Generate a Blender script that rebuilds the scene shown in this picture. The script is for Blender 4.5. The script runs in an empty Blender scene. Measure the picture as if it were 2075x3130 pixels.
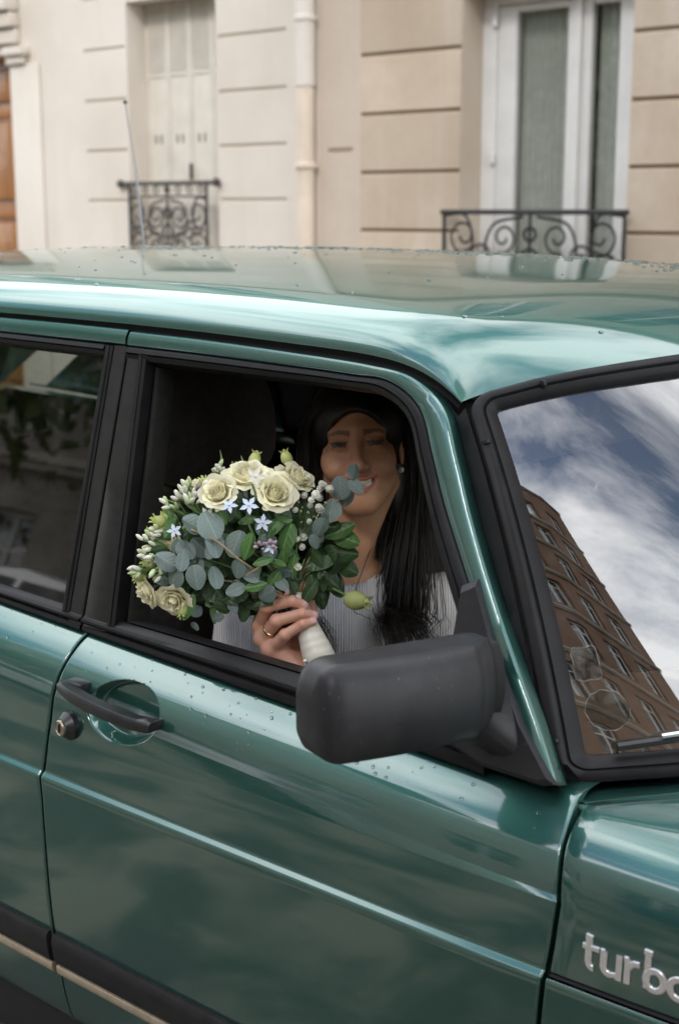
import bpy, bmesh, math, random
import numpy as np
from mathutils import Vector, Matrix, Euler, noise

random.seed(7)
rng = np.random.default_rng(7)
R_ = math.radians
SC = bpy.context.scene
COL = SC.collection

# ------------------------------------------------------------------ camera
cam_d = bpy.data.cameras.new('camera')
cam = bpy.data.objects.new('camera', cam_d)
COL.objects.link(cam)
SC.camera = cam
cam_d.sensor_fit = 'VERTICAL'
cam_d.sensor_height = 36.0
cam_d.sensor_width = 24.0
cam_d.lens = 50.0
cam_d.clip_start = 0.05
cam_d.clip_end = 500
cam.location = (1.728, -2.13, 1.51)
cam.rotation_euler = (R_(90 - 12), 0, R_(130.7 - 90))
cam_d.dof.use_dof = True
cam_d.dof.focus_distance = 2.05
cam_d.dof.aperture_fstop = 5.0

# ------------------------------------------------------------------ sky, sun, exposure
SUN_EL, SUN_AZ = R_(38), R_(294)      # azimuth of the sun, measured from +X towards +Y
world = bpy.data.worlds.new('World')
SC.world = world
world.use_nodes = True
wn, wl = world.node_tree.nodes, world.node_tree.links
wn.clear()
w_out = wn.new('ShaderNodeOutputWorld')
w_bg = wn.new('ShaderNodeBackground')
w_bg.inputs['Strength'].default_value = 0.15
sky = wn.new('ShaderNodeTexSky')
sky.sky_type = 'NISHITA'
sky.sun_disc = False
sky.sun_elevation = SUN_EL
sky.sun_rotation = R_(90) - SUN_AZ
sky.air_density = 1.1
sky.dust_density = 0.2
sky.ozone_density = 3.0
tc = wn.new('ShaderNodeTexCoord')
sep = wn.new('ShaderNodeSeparateXYZ')
wl.new(tc.outputs['Generated'], sep.inputs[0])
mz = wn.new('ShaderNodeMath'); mz.operation = 'MAXIMUM'; mz.inputs[1].default_value = 0.0
wl.new(sep.outputs['Z'], mz.inputs[0])
az = wn.new('ShaderNodeMath'); az.operation = 'ADD'; az.inputs[1].default_value = 0.25
wl.new(mz.outputs[0], az.inputs[0])
dv = wn.new('ShaderNodeVectorMath'); dv.operation = 'DIVIDE'
cz = wn.new('ShaderNodeCombineXYZ')
for i in range(3):
    wl.new(az.outputs[0], cz.inputs[i])
wl.new(tc.outputs['Generated'], dv.inputs[0]); wl.new(cz.outputs[0], dv.inputs[1])
cn = wn.new('ShaderNodeTexNoise')
cn.inputs['Scale'].default_value = 1.5
cn.inputs['Detail'].default_value = 9
cn.inputs['Roughness'].default_value = 0.58
cn.inputs['Distortion'].default_value = 0.35
ad = wn.new('ShaderNodeVectorMath'); ad.operation = 'ADD'; ad.inputs[1].default_value = (3.0, 1.7, 0)
wl.new(dv.outputs[0], ad.inputs[0]); wl.new(ad.outputs[0], cn.inputs['Vector'])
cr = wn.new('ShaderNodeValToRGB')
cr.color_ramp.elements[0].position = 0.40; cr.color_ramp.elements[0].color = (0.05, 0.05, 0.05, 1)
cr.color_ramp.elements[1].position = 0.58; cr.color_ramp.elements[1].color = (1, 1, 1, 1)
wl.new(cn.outputs['Fac'], cr.inputs['Fac'])
cmx = wn.new('ShaderNodeMix'); cmx.data_type = 'RGBA'
wl.new(cr.outputs['Color'], cmx.inputs['Factor'])
wl.new(sky.outputs['Color'], cmx.inputs['A'])
cmx.inputs['B'].default_value = (19, 19.1, 19.4, 1)
wl.new(cmx.outputs['Result'], w_bg.inputs['Color'])
wl.new(w_bg.outputs[0], w_out.inputs['Surface'])

sun_d = bpy.data.lights.new('sun', 'SUN')
sun_d.energy = 1.5
sun_d.angle = R_(11)
sun_d.color = (1.0, 0.95, 0.88)
sun = bpy.data.objects.new('sun', sun_d)
COL.objects.link(sun)
sdir = Vector((math.cos(SUN_EL) * math.cos(SUN_AZ), math.cos(SUN_EL) * math.sin(SUN_AZ), math.sin(SUN_EL)))
sun.rotation_euler = sdir.to_track_quat('Z', 'Y').to_euler()

SC.view_settings.view_transform = 'Standard'
SC.view_settings.look = 'None'
SC.view_settings.gamma = 1.0
SC.view_settings.exposure = 0.46
SC.view_settings.use_curve_mapping = False
SC.cycles.max_bounces = 6
SC.cycles.diffuse_bounces = 4
SC.cycles.glossy_bounces = 4
SC.cycles.transmission_bounces = 5
SC.cycles.caustics_reflective = False
SC.cycles.caustics_refractive = False
SC.cycles.transparent_max_bounces = 12

# ------------------------------------------------------------------ materials
class NT:
    def __init__(s, name):
        s.m = bpy.data.materials.new(name); s.m.use_nodes = True
        s.n = s.m.node_tree.nodes; s.l = s.m.node_tree.links
        s.b = s.n['Principled BSDF']; s.out = s.n['Material Output']
    def add(s, t, **kw):
        nd = s.n.new(t)
        for k, v in kw.items():
            if k in nd.inputs.keys():
                nd.inputs[k].default_value = v
            else:
                setattr(nd, k, v)
        return nd
    def set(s, **kw):
        for k, v in kw.items():
            s.b.inputs[k.replace('_', ' ')].default_value = v
    def coord(s, scale=(1, 1, 1), kind='Object'):
        t = s.n.new('ShaderNodeTexCoord'); m = s.n.new('ShaderNodeMapping')
        m.inputs['Scale'].default_value = scale
        s.l.new(t.outputs[kind], m.inputs['Vector'])
        return m.outputs[0]
    def noise(s, vec, scale, detail=4, rough=0.55, dist=0.0):
        n = s.add('ShaderNodeTexNoise', Scale=scale, Detail=detail, Roughness=rough, Distortion=dist)
        if vec is not None: s.l.new(vec, n.inputs['Vector'])
        return n.outputs['Fac']
    def ramp(s, fac, stops):
        r = s.n.new('ShaderNodeValToRGB')
        e = r.color_ramp.elements
        while len(e) < len(stops): e.new(0.5)
        for i, (p, c) in enumerate(stops):
            e[i].position = p; e[i].color = (*c, 1) if len(c) == 3 else c
        s.l.new(fac, r.inputs['Fac'])
        return r.outputs['Color']
    def mix(s, fac, a, b, mode='MIX'):
        m = s.n.new('ShaderNodeMix'); m.data_type = 'RGBA'; m.blend_type = mode
        for key, v in (('Factor', fac), ('A', a), ('B', b)):
            if isinstance(v, (int, float)): m.inputs[key].default_value = v
            elif isinstance(v, tuple): m.inputs[key].default_value = (*v, 1) if len(v) == 3 else v
            else: s.l.new(v, m.inputs[key])
        return m.outputs['Result']
    def bump(s, h, strength=0.3, dist=0.01):
        b = s.add('ShaderNodeBump', Strength=strength, Distance=dist)
        s.l.new(h, b.inputs['Height']); s.l.new(b.outputs[0], s.b.inputs['Normal'])
        return b
    def col(s, sock): s.l.new(sock, s.b.inputs['Base Color'])
    def rough(s, sock): s.l.new(sock, s.b.inputs['Roughness'])

M = {}
def simple(name, c, rough=0.5, metal=0.0, var=0.12, nscale=20, bump=0.0, bdist=0.002, coat=0.0, spec=0.5, sheen=0.0):
    t = NT(name)
    v = t.coord()
    f = t.noise(v, nscale, 5)
    lo = tuple(max(0, x * (1 - var)) for x in c); hi = tuple(min(1, x * (1 + var)) for x in c)
    t.col(t.ramp(f, [(0.3, lo), (0.7, hi)]))
    t.set(Roughness=rough, Metallic=metal, Coat_Weight=coat, Specular_IOR_Level=spec)
    if sheen: t.set(Sheen_Weight=sheen)
    if bump: t.bump(t.noise(v, nscale * 6, 4), bump, bdist)
    M[name] = t.m
    return t

# car paint: dark green metallic base under a clear coat
t = NT('green_paint')
v = t.coord()
vor = t.add('ShaderNodeTexVoronoi', Scale=2600.0)
t.l.new(v, vor.inputs['Vector'])
flake = t.ramp(vor.outputs['Color'], [(0.0, (0.025, 0.099, 0.083)), (1.0, (0.046, 0.155, 0.131))])
t.col(flake)
dirt = t.noise(v, 3.0, 6, 0.6)
rr = t.ramp(dirt, [(0.3, (0.41,) * 3), (0.75, (0.48,) * 3)])
t.rough(rr)
cr2 = t.ramp(t.noise(v, 9.0, 8, 0.65), [(0.40, (0.055,) * 3), (0.8, (0.11,) * 3)])
t.l.new(cr2, t.b.inputs['Coat Roughness'])
t.b.inputs['Specular Tint'].default_value = (0.72, 0.92, 0.90, 1)
t.set(Metallic=0.92, Coat_Weight=1.0, Coat_IOR=1.95)
wav = t.noise(v, 5.0, 2, 0.4)
bn = t.add('ShaderNodeBump', Strength=0.05, Distance=0.004)
t.l.new(wav, bn.inputs['Height']); t.l.new(bn.outputs[0], t.b.inputs['Coat Normal'])
M['paint'] = t.m

simple('rubber', (0.016, 0.016, 0.017), 0.5, spec=0.25, var=0.3, nscale=30, bump=0.08, bdist=0.001)
simple('rubber_trim', (0.012, 0.012, 0.013), 0.42, spec=0.2, var=0.25, nscale=25, bump=0.05, bdist=0.001)
simple('black_plastic', (0.016, 0.017, 0.018), 0.35, var=0.3, nscale=40)
simple('pillar_black', (0.016, 0.017, 0.015), 0.45, spec=0.25, var=0.3, nscale=60)
tm = simple('mirror_plastic', (0.019, 0.019, 0.021), 0.42, spec=0.32, var=0.18, nscale=18, bump=0.25, bdist=0.0006)
v = tm.coord()
base_ = tm.b.inputs['Base Color'].links[0].from_socket
sp = tm.ramp(tm.noise(v, 240, 2, 0.5), [(0.70, (0, 0, 0)), (0.76, (0.55,) * 3)])
fd = tm.ramp(tm.noise(v, 16, 6, 0.65), [(0.45, (0, 0, 0)), (0.75, (0.5,) * 3)])
tm.col(tm.mix(sp, tm.mix(fd, base_, (0.045, 0.045, 0.048)), (0.16, 0.16, 0.16)))
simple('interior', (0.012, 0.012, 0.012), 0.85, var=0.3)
simple('seat_fabric', (0.085, 0.075, 0.072), 0.95, var=0.25, nscale=60, bump=0.3, sheen=0.3)
simple('dash_brown', (0.10, 0.062, 0.04), 0.7, var=0.25, nscale=30)
simple('chrome', (0.72, 0.71, 0.70), 0.18, 1.0, var=0.05)
simple('emblem_metal', (0.78, 0.76, 0.76), 0.30, 0.75, var=0.08, nscale=200)
simple('brass_strip', (0.50, 0.42, 0.31), 0.38, 0.5, var=0.15, nscale=60)
simple('lock_metal', (0.38, 0.33, 0.26), 0.35, 0.9, var=0.2, nscale=200)
simple('under_black', (0.008, 0.008, 0.008), 0.8)
simple('tyre', (0.02, 0.02, 0.02), 0.8)
simple('alloy', (0.45, 0.45, 0.46), 0.35, 0.9)
simple('lamp_glass', (0.7, 0.7, 0.72), 0.1, 0.2)
simple('aerial_metal', (0.30, 0.31, 0.33), 0.35, 0.8)
simple('gold', (0.75, 0.55, 0.28), 0.22, 1.0, var=0.1)
simple('pearl', (0.85, 0.83, 0.78), 0.15, coat=0.6, var=0.03)

def glass(name, tint, ior=1.5, rough=0.0, dirt=0.0):
    t = NT(name)
    t.n.remove(t.b)
    tr = t.n.new('ShaderNodeBsdfTransparent'); tr.inputs[0].default_value = (*tint, 1)
    gl = t.n.new('ShaderNodeBsdfGlossy'); gl.inputs['Roughness'].default_value = rough
    f0 = ((ior - 1) / (ior + 1)) ** 2
    lw = t.n.new('ShaderNodeLayerWeight'); lw.inputs['Blend'].default_value = 0.5
    pw = t.add('ShaderNodeMath', operation='POWER'); pw.inputs[1].default_value = 5.0
    t.l.new(lw.outputs['Facing'], pw.inputs[0])
    fr = t.add('ShaderNodeMath', operation='MULTIPLY_ADD'); fr.inputs[1].default_value = 1 - f0; fr.inputs[2].default_value = f0
    t.l.new(pw.outputs[0], fr.inputs[0])
    mx = t.n.new('ShaderNodeMixShader')
    t.l.new(fr.outputs[0], mx.inputs[0]); t.l.new(tr.outputs[0], mx.inputs[1]); t.l.new(gl.outputs[0], mx.inputs[2])
    last = mx
    if dirt:
        v = t.coord()
        f = t.ramp(t.noise(v, 14, 8, 0.7), [(0.5, (0, 0, 0)), (0.9, (dirt,) * 3)])
        df = t.n.new('ShaderNodeBsdfDiffuse'); df.inputs[0].default_value = (0.55, 0.52, 0.46, 1)
        m2 = t.n.new('ShaderNodeMixShader')
        t.l.new(f, m2.inputs[0]); t.l.new(mx.outputs[0], m2.inputs[1]); t.l.new(df.outputs[0], m2.inputs[2])
        last = m2
    t.l.new(last.outputs[0], t.out.inputs[0])
    M[name] = t.m
glass('windscreen_glass', (0.66, 0.69, 0.66), 3.0, 0.0, 0.10)
glass('side_glass', (0.26, 0.29, 0.27), 2.05, 0.0, 0.06)
glass('clear_glass', (0.75, 0.8, 0.77), 1.5)
glass('dark_glass', (0.01, 0.012, 0.012), 1.5)
glass('pane_glass', (0.92, 0.94, 0.93), 1.7)
glass('sticker', (0.70, 0.72, 0.70), 1.2, 0.35, 0.55)

t = NT('water'); t.set(Base_Color=(1, 1, 1, 1), Roughness=0.0, IOR=1.33, Transmission_Weight=1.0); M['water'] = t.m

# cream rendered masonry
def masonry(name, base, dark, warm, fine=60, bump=0.25, own=False):
    t = NT(name)
    v = t.coord((1, 1, 1))
    big = t.noise(v, 1.1, 6, 0.6)
    vs = t.coord((3.0, 3.0, 0.35))
    streak = t.noise(vs, 1.6, 6, 0.65)
    c1 = t.ramp(big, [(0.3, dark), (0.62, base)])
    c2 = t.mix(t.ramp(streak, [(0.5, (0, 0, 0)), (0.8, (0.55,) * 3)]), c1, warm)
    if own:
        oi = t.n.new('ShaderNodeObjectInfo'); hv = t.n.new('ShaderNodeHueSaturation')
        mr = t.add('ShaderNodeMapRange'); mr.inputs['To Min'].default_value = 0.88; mr.inputs['To Max'].default_value = 1.10
        t.l.new(oi.outputs['Random'], mr.inputs['Value']); t.l.new(mr.outputs[0], hv.inputs['Value']); t.l.new(c2, hv.inputs['Color']); c2 = hv.outputs[0]
    gr = t.noise(v, fine, 6, 0.7)
    c3 = t.mix(t.ramp(gr, [(0.35, (0.22,) * 3), (0.6, (0, 0, 0))]), c2, dark)
    t.col(c3)
    t.set(Roughness=0.9, Specular_IOR_Level=0.2)
    t.bump(gr, bump, 0.006)
    M[name] = t.m
masonry('cream', (0.70, 0.65, 0.585), (0.61, 0.555, 0.49), (0.60, 0.53, 0.44), 45, 0.12)
masonry('cream_trim', (0.71, 0.665, 0.60), (0.62, 0.57, 0.50), (0.60, 0.53, 0.44), 45, 0.1)
masonry('lime_stone', (0.60, 0.51, 0.405), (0.47, 0.375, 0.28), (0.70, 0.63, 0.55), 18, 0.35, True)
masonry('lime_pale', (0.62, 0.545, 0.46), (0.50, 0.42, 0.34), (0.56, 0.45, 0.33), 30, 0.25)
masonry('brick_far', (0.22, 0.135, 0.09), (0.15, 0.09, 0.065), (0.28, 0.20, 0.14), 40, 0.3)
masonry('grey_far', (0.42, 0.38, 0.33), (0.30, 0.27, 0.23), (0.36, 0.30, 0.24), 40, 0.3)
masonry('joint', (0.34, 0.26, 0.18), (0.26, 0.19, 0.12), (0.3, 0.22, 0.15), 40, 0.2)
masonry('joint_cream', (0.56, 0.50, 0.42), (0.48, 0.42, 0.34), (0.5, 0.43, 0.34), 40, 0.2)
simple('pipe_white', (0.68, 0.635, 0.575), 0.6, var=0.05, nscale=6)
simple('pipe_peach', (0.68, 0.585, 0.48), 0.6, var=0.10, nscale=6)
simple('shutter_paint', (0.66, 0.62, 0.55), 0.6, var=0.07, nscale=8)
simple('white_paint', (0.74, 0.74, 0.72), 0.4, var=0.06, nscale=7)
simple('iron', (0.02, 0.02, 0.02), 0.55, var=0.3, bump=0.3)
simple('iron_worn', (0.06, 0.055, 0.05), 0.6, var=0.4, bump=0.3)
simple('curtain', (0.58, 0.58, 0.54), 0.95, var=0.1)
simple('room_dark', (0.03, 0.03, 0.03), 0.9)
simple('zinc', (0.22, 0.23, 0.25), 0.5, 0.3, var=0.15, nscale=3)
simple('silver_paint', (0.55, 0.55, 0.55), 0.3, 0.4, coat=1.0, var=0.03)
simple('blue_paint', (0.03, 0.06, 0.14), 0.3, 0.3, coat=1.0, var=0.03)

t = NT('wood_door')
v = t.coord((14, 14, 1.2))
t.col(t.ramp(t.noise(v, 2.2, 6, 0.6, 0.6), [(0.3, (0.20, 0.072, 0.014)), (0.7, (0.40, 0.17, 0.04))]))
t.set(Roughness=0.35, Coat_Weight=0.3)
M['wood_door'] = t.m

t = NT('asphalt')
v = t.coord()
big = t.noise(v, 2.2, 5, 0.6, 0.5); fine = t.noise(v, 90, 5, 0.7)
t.col(t.mix(t.ramp(fine, [(0.4, (0.5,) * 3), (0.65, (0, 0, 0))]), t.ramp(big, [(0.44, (0.05, 0.047, 0.038)), (0.58, (0.34, 0.31, 0.24))]), (0.03, 0.03, 0.028)))
t.rough(t.ramp(big, [(0.4, (0.35,) * 3), (0.6, (0.75,) * 3)]))
t.bump(fine, 0.5, 0.01)
M['asphalt'] = t.m
simple('paving', (0.22, 0.20, 0.175), 0.8, var=0.2, nscale=3, bump=0.2)
simple('granite', (0.25, 0.24, 0.23), 0.7, var=0.25, nscale=60)

# plants
def leafmat(name, c, rough=0.5, var=0.25, trans=0.15, vein=0.0):
    t = NT(name)
    v = t.coord()
    f = t.noise(v, 60, 4)
    oi = t.n.new('ShaderNodeObjectInfo')
    lo = tuple(x * (1 - var) for x in c); hi = tuple(min(1, x * (1 + var)) for x in c)
    c1 = t.ramp(f, [(0.3, lo), (0.7, hi)])
    if vein:
        sx = t.n.new('ShaderNodeSeparateXYZ'); t.l.new(v, sx.inputs[0])
        ab = t.add('ShaderNodeMath', operation='ABSOLUTE'); t.l.new(sx.outputs['X'], ab.inputs[0])
        mid = t.ramp(ab.outputs[0], [(0.010, (vein,) * 3), (0.035, (0, 0, 0))])
        c1 = t.mix(mid, c1, tuple(min(1, x * 1.9 + 0.05) for x in c))
        wv = t.add('ShaderNodeTexWave', Scale=3.2, Distortion=1.2, Detail=1.0); wv.bands_direction = 'DIAGONAL'
        av = t.n.new('ShaderNodeCombineXYZ'); t.l.new(ab.outputs[0], av.inputs[0]); t.l.new(sx.outputs['Y'], av.inputs[1])
        t.l.new(av.outputs[0], wv.inputs['Vector'])
        t.bump(wv.outputs['Fac'], 0.10, 0.02)
        c1 = t.mix(t.ramp(wv.outputs['Fac'], [(0.80, (0, 0, 0)), (0.98, (0.07,) * 3)]), c1, tuple(min(1, x * 1.7 + 0.03) for x in c))
    hv = t.n.new('ShaderNodeHueSaturation')
    mr = t.add('ShaderNodeMapRange'); mr.inputs['To Min'].default_value = 0.78; mr.inputs['To Max'].default_value = 1.18
    t.l.new(oi.outputs['Random'], mr.inputs['Value']); t.l.new(mr.outputs[0], hv.inputs['Value']); t.l.new(c1, hv.inputs['Color'])
    t.col(hv.outputs[0])
    t.set(Roughness=rough)
    if trans:
        tl = t.n.new('ShaderNodeBsdfTranslucent'); t.l.new(hv.outputs[0], tl.inputs[0])
        mx = t.n.new('ShaderNodeMixShader'); mx.inputs[0].default_value = trans
        t.l.new(t.b.outputs[0], mx.inputs[1]); t.l.new(tl.outputs[0], mx.inputs[2]); t.l.new(mx.outputs[0], t.out.inputs[0])
    M[name] = t.m
leafmat('euc', (0.165, 0.225, 0.205), 0.5, 0.22, 0.1, 0.28)
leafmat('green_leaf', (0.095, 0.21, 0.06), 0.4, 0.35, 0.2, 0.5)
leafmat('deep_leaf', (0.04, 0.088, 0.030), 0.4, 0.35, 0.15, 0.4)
leafmat('stem', (0.11, 0.19, 0.06), 0.5, 0.3, 0.0)
leafmat('stem_brown', (0.28, 0.22, 0.13), 0.6, 0.3, 0.0)
leafmat('petal', (0.92, 0.885, 0.66), 0.55, 0.07, 0.3)
leafmat('petal_green', (0.60, 0.66, 0.25), 0.55, 0.15, 0.3)
leafmat('white_bloom', (0.84, 0.84, 0.76), 0.6, 0.06, 0.2)
leafmat('blue_bloom', (0.66, 0.74, 0.86), 0.6, 0.10, 0.2)
leafmat('mauve_bloom', (0.48, 0.38, 0.44), 0.6, 0.2, 0.1)
leafmat('bud_green', (0.50, 0.60, 0.32), 0.55, 0.2, 0.15)
leafmat('bud_white', (0.80, 0.80, 0.68), 0.55, 0.1, 0.2)
leafmat('tree_leaf', (0.13, 0.17, 0.05), 0.6, 0.4, 0.3)
simple('bark', (0.10, 0.08, 0.06), 0.9, var=0.35, nscale=8, bump=0.5)
# satin ribbon wound round the stems
t = NT('satin')
wv = t.add('ShaderNodeTexWave', Scale=26.0, Distortion=3.0, Detail=3.0)
wv.bands_direction = 'Z'
t.l.new(t.coord(), wv.inputs['Vector'])
t.col(t.ramp(wv.outputs['Fac'], [(0.0, (0.70, 0.66, 0.56)), (1.0, (0.80, 0.77, 0.68))]))
t.set(Roughness=0.36, Sheen_Weight=0.4)
t.bump(wv.outputs['Fac'], 0.14, 0.002)
M['satin'] = t.m

# skin with painted regions carried by a colour attribute (lips, brows, nails)
t = NT('skin')
at = t.n.new('ShaderNodeAttribute'); at.attribute_name = 'tone'
v = t.coord()
t.col(t.mix(t.ramp(t.noise(v, 45, 5), [(0.35, (0.25,) * 3), (0.65, (0, 0, 0))]), at.outputs['Color'], (0.40, 0.18, 0.11)))
t.set(Roughness=0.45, Subsurface_Weight=0.12, Subsurface_Scale=0.006)
t.b.inputs['Subsurface Radius'].default_value = (1.0, 0.35, 0.2)
t.bump(t.noise(v, 420, 3), 0.12, 0.001)
M['skin'] = t.m
# pleated white fabric: fine ribs follow the uv
t = NT('dress')
uv = t.n.new('ShaderNodeUVMap'); uv.uv_map = 'UVMap'
wv = t.add('ShaderNodeTexWave', Scale=1.0, Distortion=1.6, Detail=3.0)
wv.inputs['Detail Scale'].default_value = 0.6
mp = t.n.new('ShaderNodeMapping'); mp.inputs['Scale'].default_value = (74, 6, 1)
t.l.new(uv.outputs[0], mp.inputs['Vector']); t.l.new(mp.outputs[0], wv.inputs['Vector'])
lace = t.add('ShaderNodeTexVoronoi', Scale=420.0); t.l.new(t.coord(), lace.inputs['Vector'])
hb = t.mix(0.22, wv.outputs['Fac'], lace.outputs['Distance'])
t.col(t.ramp(wv.outputs['Fac'], [(0.0, (0.74, 0.71, 0.72)), (0.35, (0.93, 0.905, 0.92))]))  # rib grooves painted darker, their shade is put into the colour
t.set(Roughness=0.8, Sheen_Weight=0.3)
t.bump(hb, 0.8, 0.004)
M['dress'] = t.m
t = simple('hair', (0.013, 0.0085, 0.006), 0.45, var=0.4, nscale=40)

# ------------------------------------------------------------------ mesh helpers
def link(o, parent=None):
    COL.objects.link(o)
    if parent is not None: o.parent = parent
    return o
def empty(name, loc=(0, 0, 0), parent=None):
    o = bpy.data.objects.new(name, None); o.location = loc
    o.empty_display_size = 0.1
    return link(o, parent)
def tag(o, label=None, cat=None, group=None, kind=None):
    if label: o['label'] = label
    if cat: o['category'] = cat
    if group: o['group'] = group
    if kind: o['kind'] = kind
    return o
def mesh_data(name, verts, faces, mat=None, smooth=True, sharp=40):
    me = bpy.data.meshes.new(name)
    me.from_pydata([tuple(map(float, v)) for v in verts], [], [tuple(map(int, f)) for f in faces])
    me.validate(verbose=False)
    bm = bmesh.new(); bm.from_mesh(me)
    bmesh.ops.recalc_face_normals(bm, faces=bm.faces)
    bm.to_mesh(me); bm.free()
    if mat: me.materials.append(M[mat] if isinstance(mat, str) else mat)
    if smooth:
        me.polygons.foreach_set('use_smooth', [True] * len(me.polygons))
        if sharp: me.set_sharp_from_angle(angle=R_(sharp))
    me.update()
    return me
def obj(name, verts, faces, mat, parent=None, smooth=True, sharp=40):
    return link(bpy.data.objects.new(name, mesh_data(name, verts, faces, mat, smooth, sharp)), parent)
class MB:
    """collects shapes for one mesh"""
    def __init__(s): s.v = []; s.f = []
    def add(s, v, f):
        b = len(s.v); s.v += [tuple(x) for x in v]; s.f += [tuple(i + b for i in q) for q in f]; return s
    def box(s, x0, x1, y0, y1, z0, z1, bev=0.0):
        if bev <= 0:
            v = [(x, y, z) for x in (x0, x1) for y in (y0, y1) for z in (z0, z1)]
            f = [(0, 1, 3, 2), (4, 6, 7, 5), (0, 4, 5, 1), (2, 3, 7, 6), (0, 2, 6, 4), (1, 5, 7, 3)]
            return s.add(v, f)
        bm = bmesh.new(); bmesh.ops.create_cube(bm, size=1)
        for q in bm.verts:
            q.co = Vector(((x0 + x1) / 2 + q.co.x * (x1 - x0), (y0 + y1) / 2 + q.co.y * (y1 - y0), (z0 + z1) / 2 + q.co.z * (z1 - z0)))
        bmesh.ops.bevel(bm, geom=bm.edges[:], offset=bev, segments=2, affect='EDGES', profile=0.6)
        bm.verts.index_update()
        s.add([q.co[:] for q in bm.verts], [[q.index for q in f.verts] for f in bm.faces]); bm.free()
        return s
    def tube(s, pts, r, n=8, cap=True, flat=1.0, up=None):
        pts = [Vector(p) for p in pts]; m = len(pts)
        rad = r if hasattr(r, '__len__') else [r] * m
        V = []; prev = None
        for i, p in enumerate(pts):
            d = (pts[min(i + 1, m - 1)] - pts[max(i - 1, 0)])
            d = d.normalized() if d.length > 1e-9 else Vector((0, 0, 1))
            if prev is None:
                a = Vector(up) if up else (Vector((0, 0, 1)) if abs(d.z) < 0.9 else Vector((1, 0, 0)))
                a = (a - d * a.dot(d)).normalized()
            else:
                a = prev - d * prev.dot(d)
                a = a.normalized() if a.length > 1e-6 else d.orthogonal().normalized()
            prev = a; b = d.cross(a)
            for k in range(n):
                t_ = 2 * math.pi * k / n
                V.append(p + a * (math.cos(t_) * rad[i] * flat) + b * (math.sin(t_) * rad[i]))
        F = [(i * n + k, i * n + (k + 1) % n, (i + 1) * n + (k + 1) % n, (i + 1) * n + k) for i in range(m - 1) for k in range(n)]
        if cap: F += [tuple(range(n))[::-1], tuple((m - 1) * n + k for k in range(n))]
        return s.add(V, F)
    def lathe(s, prof, n=16, org=(0, 0, 0), axis=(0, 0, 1), closed=True):
        ax = Vector(axis).normalized(); a = ax.orthogonal().normalized(); b = ax.cross(a); o = Vector(org)
        V = []
        for r, h in prof:
            for k in range(n):
                t_ = 2 * math.pi * k / n
                V.append(o + ax * h + a * (r * math.cos(t_)) + b * (r * math.sin(t_)))
        m = len(prof)
        F = [(i * n + k, i * n + (k + 1) % n, (i + 1) * n + (k + 1) % n, (i + 1) * n + k) for i in range(m - 1) for k in range(n)]
        if closed: F += [tuple(range(n))[::-1], tuple((m - 1) * n + k for k in range(n))]
        return s.add(V, F)
    def build(s, name, mat, parent=None, smooth=True, sharp=40): return obj(name, s.v, s.f, mat, parent, smooth, sharp)
def box(name, x0, x1, y0, y1, z0, z1, mat, parent=None, bev=0.0):
    return MB().box(x0, x1, y0, y1, z0, z1, bev).build(name, mat, parent, smooth=bev > 0)
def gridfaces(nr, nc, loop=False):
    F = []
    for i in range(nr - 1):
        for j in range(nc - 1): F.append((i * nc + j, i * nc + j + 1, (i + 1) * nc + j + 1, (i + 1) * nc + j))
        if loop: F.append((i * nc + nc - 1, i * nc, (i + 1) * nc, (i + 1) * nc + nc - 1))
    return F
def grid(name, P, mat, parent=None, sharp=40):
    P = np.asarray(P, float); nr, nc = P.shape[:2]
    return obj(name, P.reshape(-1, 3), gridfaces(nr, nc), mat, parent, True, sharp)
def spline(pts, n):
    """Catmull-Rom through points"""
    P = [np.array(p, float) for p in pts]; P = [2 * P[0] - P[1]] + P + [2 * P[-1] - P[-2]]
    segs = len(P) - 3; out = []
    for i in range(n):
        t_ = i / (n - 1) * segs; k = min(int(t_), segs - 1); u = t_ - k
        a, b, c, d = P[k:k + 4]
        out.append(0.5 * (2 * b + (c - a) * u + (2 * a - 5 * b + 4 * c - d) * u * u + (3 * b - a - 3 * c + d) * u ** 3))
    return np.array(out)
def lin(pts, n):
    """evenly spaced points along a polyline"""
    P = np.array(pts, float); L = np.r_[0, np.cumsum(np.linalg.norm(np.diff(P, axis=0), axis=1))]
    t_ = np.linspace(0, L[-1], n)
    return np.stack([np.interp(t_, L, P[:, k]) for k in range(P.shape[1])], 1)
def copy_tree(o, parent=None):
    c = o.copy(); COL.objects.link(c); c.parent = parent
    for ch in [q for q in bpy.data.objects if q.parent == o]: copy_tree(ch, c)
    return c

# ================================================================== THE SETTING
tag(box('road', -120, 120, -6.5, 2.4, -0.3, 0.0, 'asphalt'), kind='structure')
pav = tag(box('pavement', -120, 120, 2.55, 4.19, -0.3, 0.13, 'paving'), kind='structure')
tag(box('pavement', -120, 120, -10.49, -6.65, -0.3, 0.13, 'paving'), kind='structure')
tag(box('ground', -300, 300, -300, 300, -0.6, -0.31, 'asphalt'), kind='structure')
for ky in (2.4, -6.65):
    k = tag(empty('kerb', (0, ky, 0)), kind='structure')
    for i in range(24):
        o = box('kerb_stone', -12 + i + 0.004, -11 + i - 0.004, 0, 0.148, -0.3, 0.135, 'granite', k, 0.012)

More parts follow.
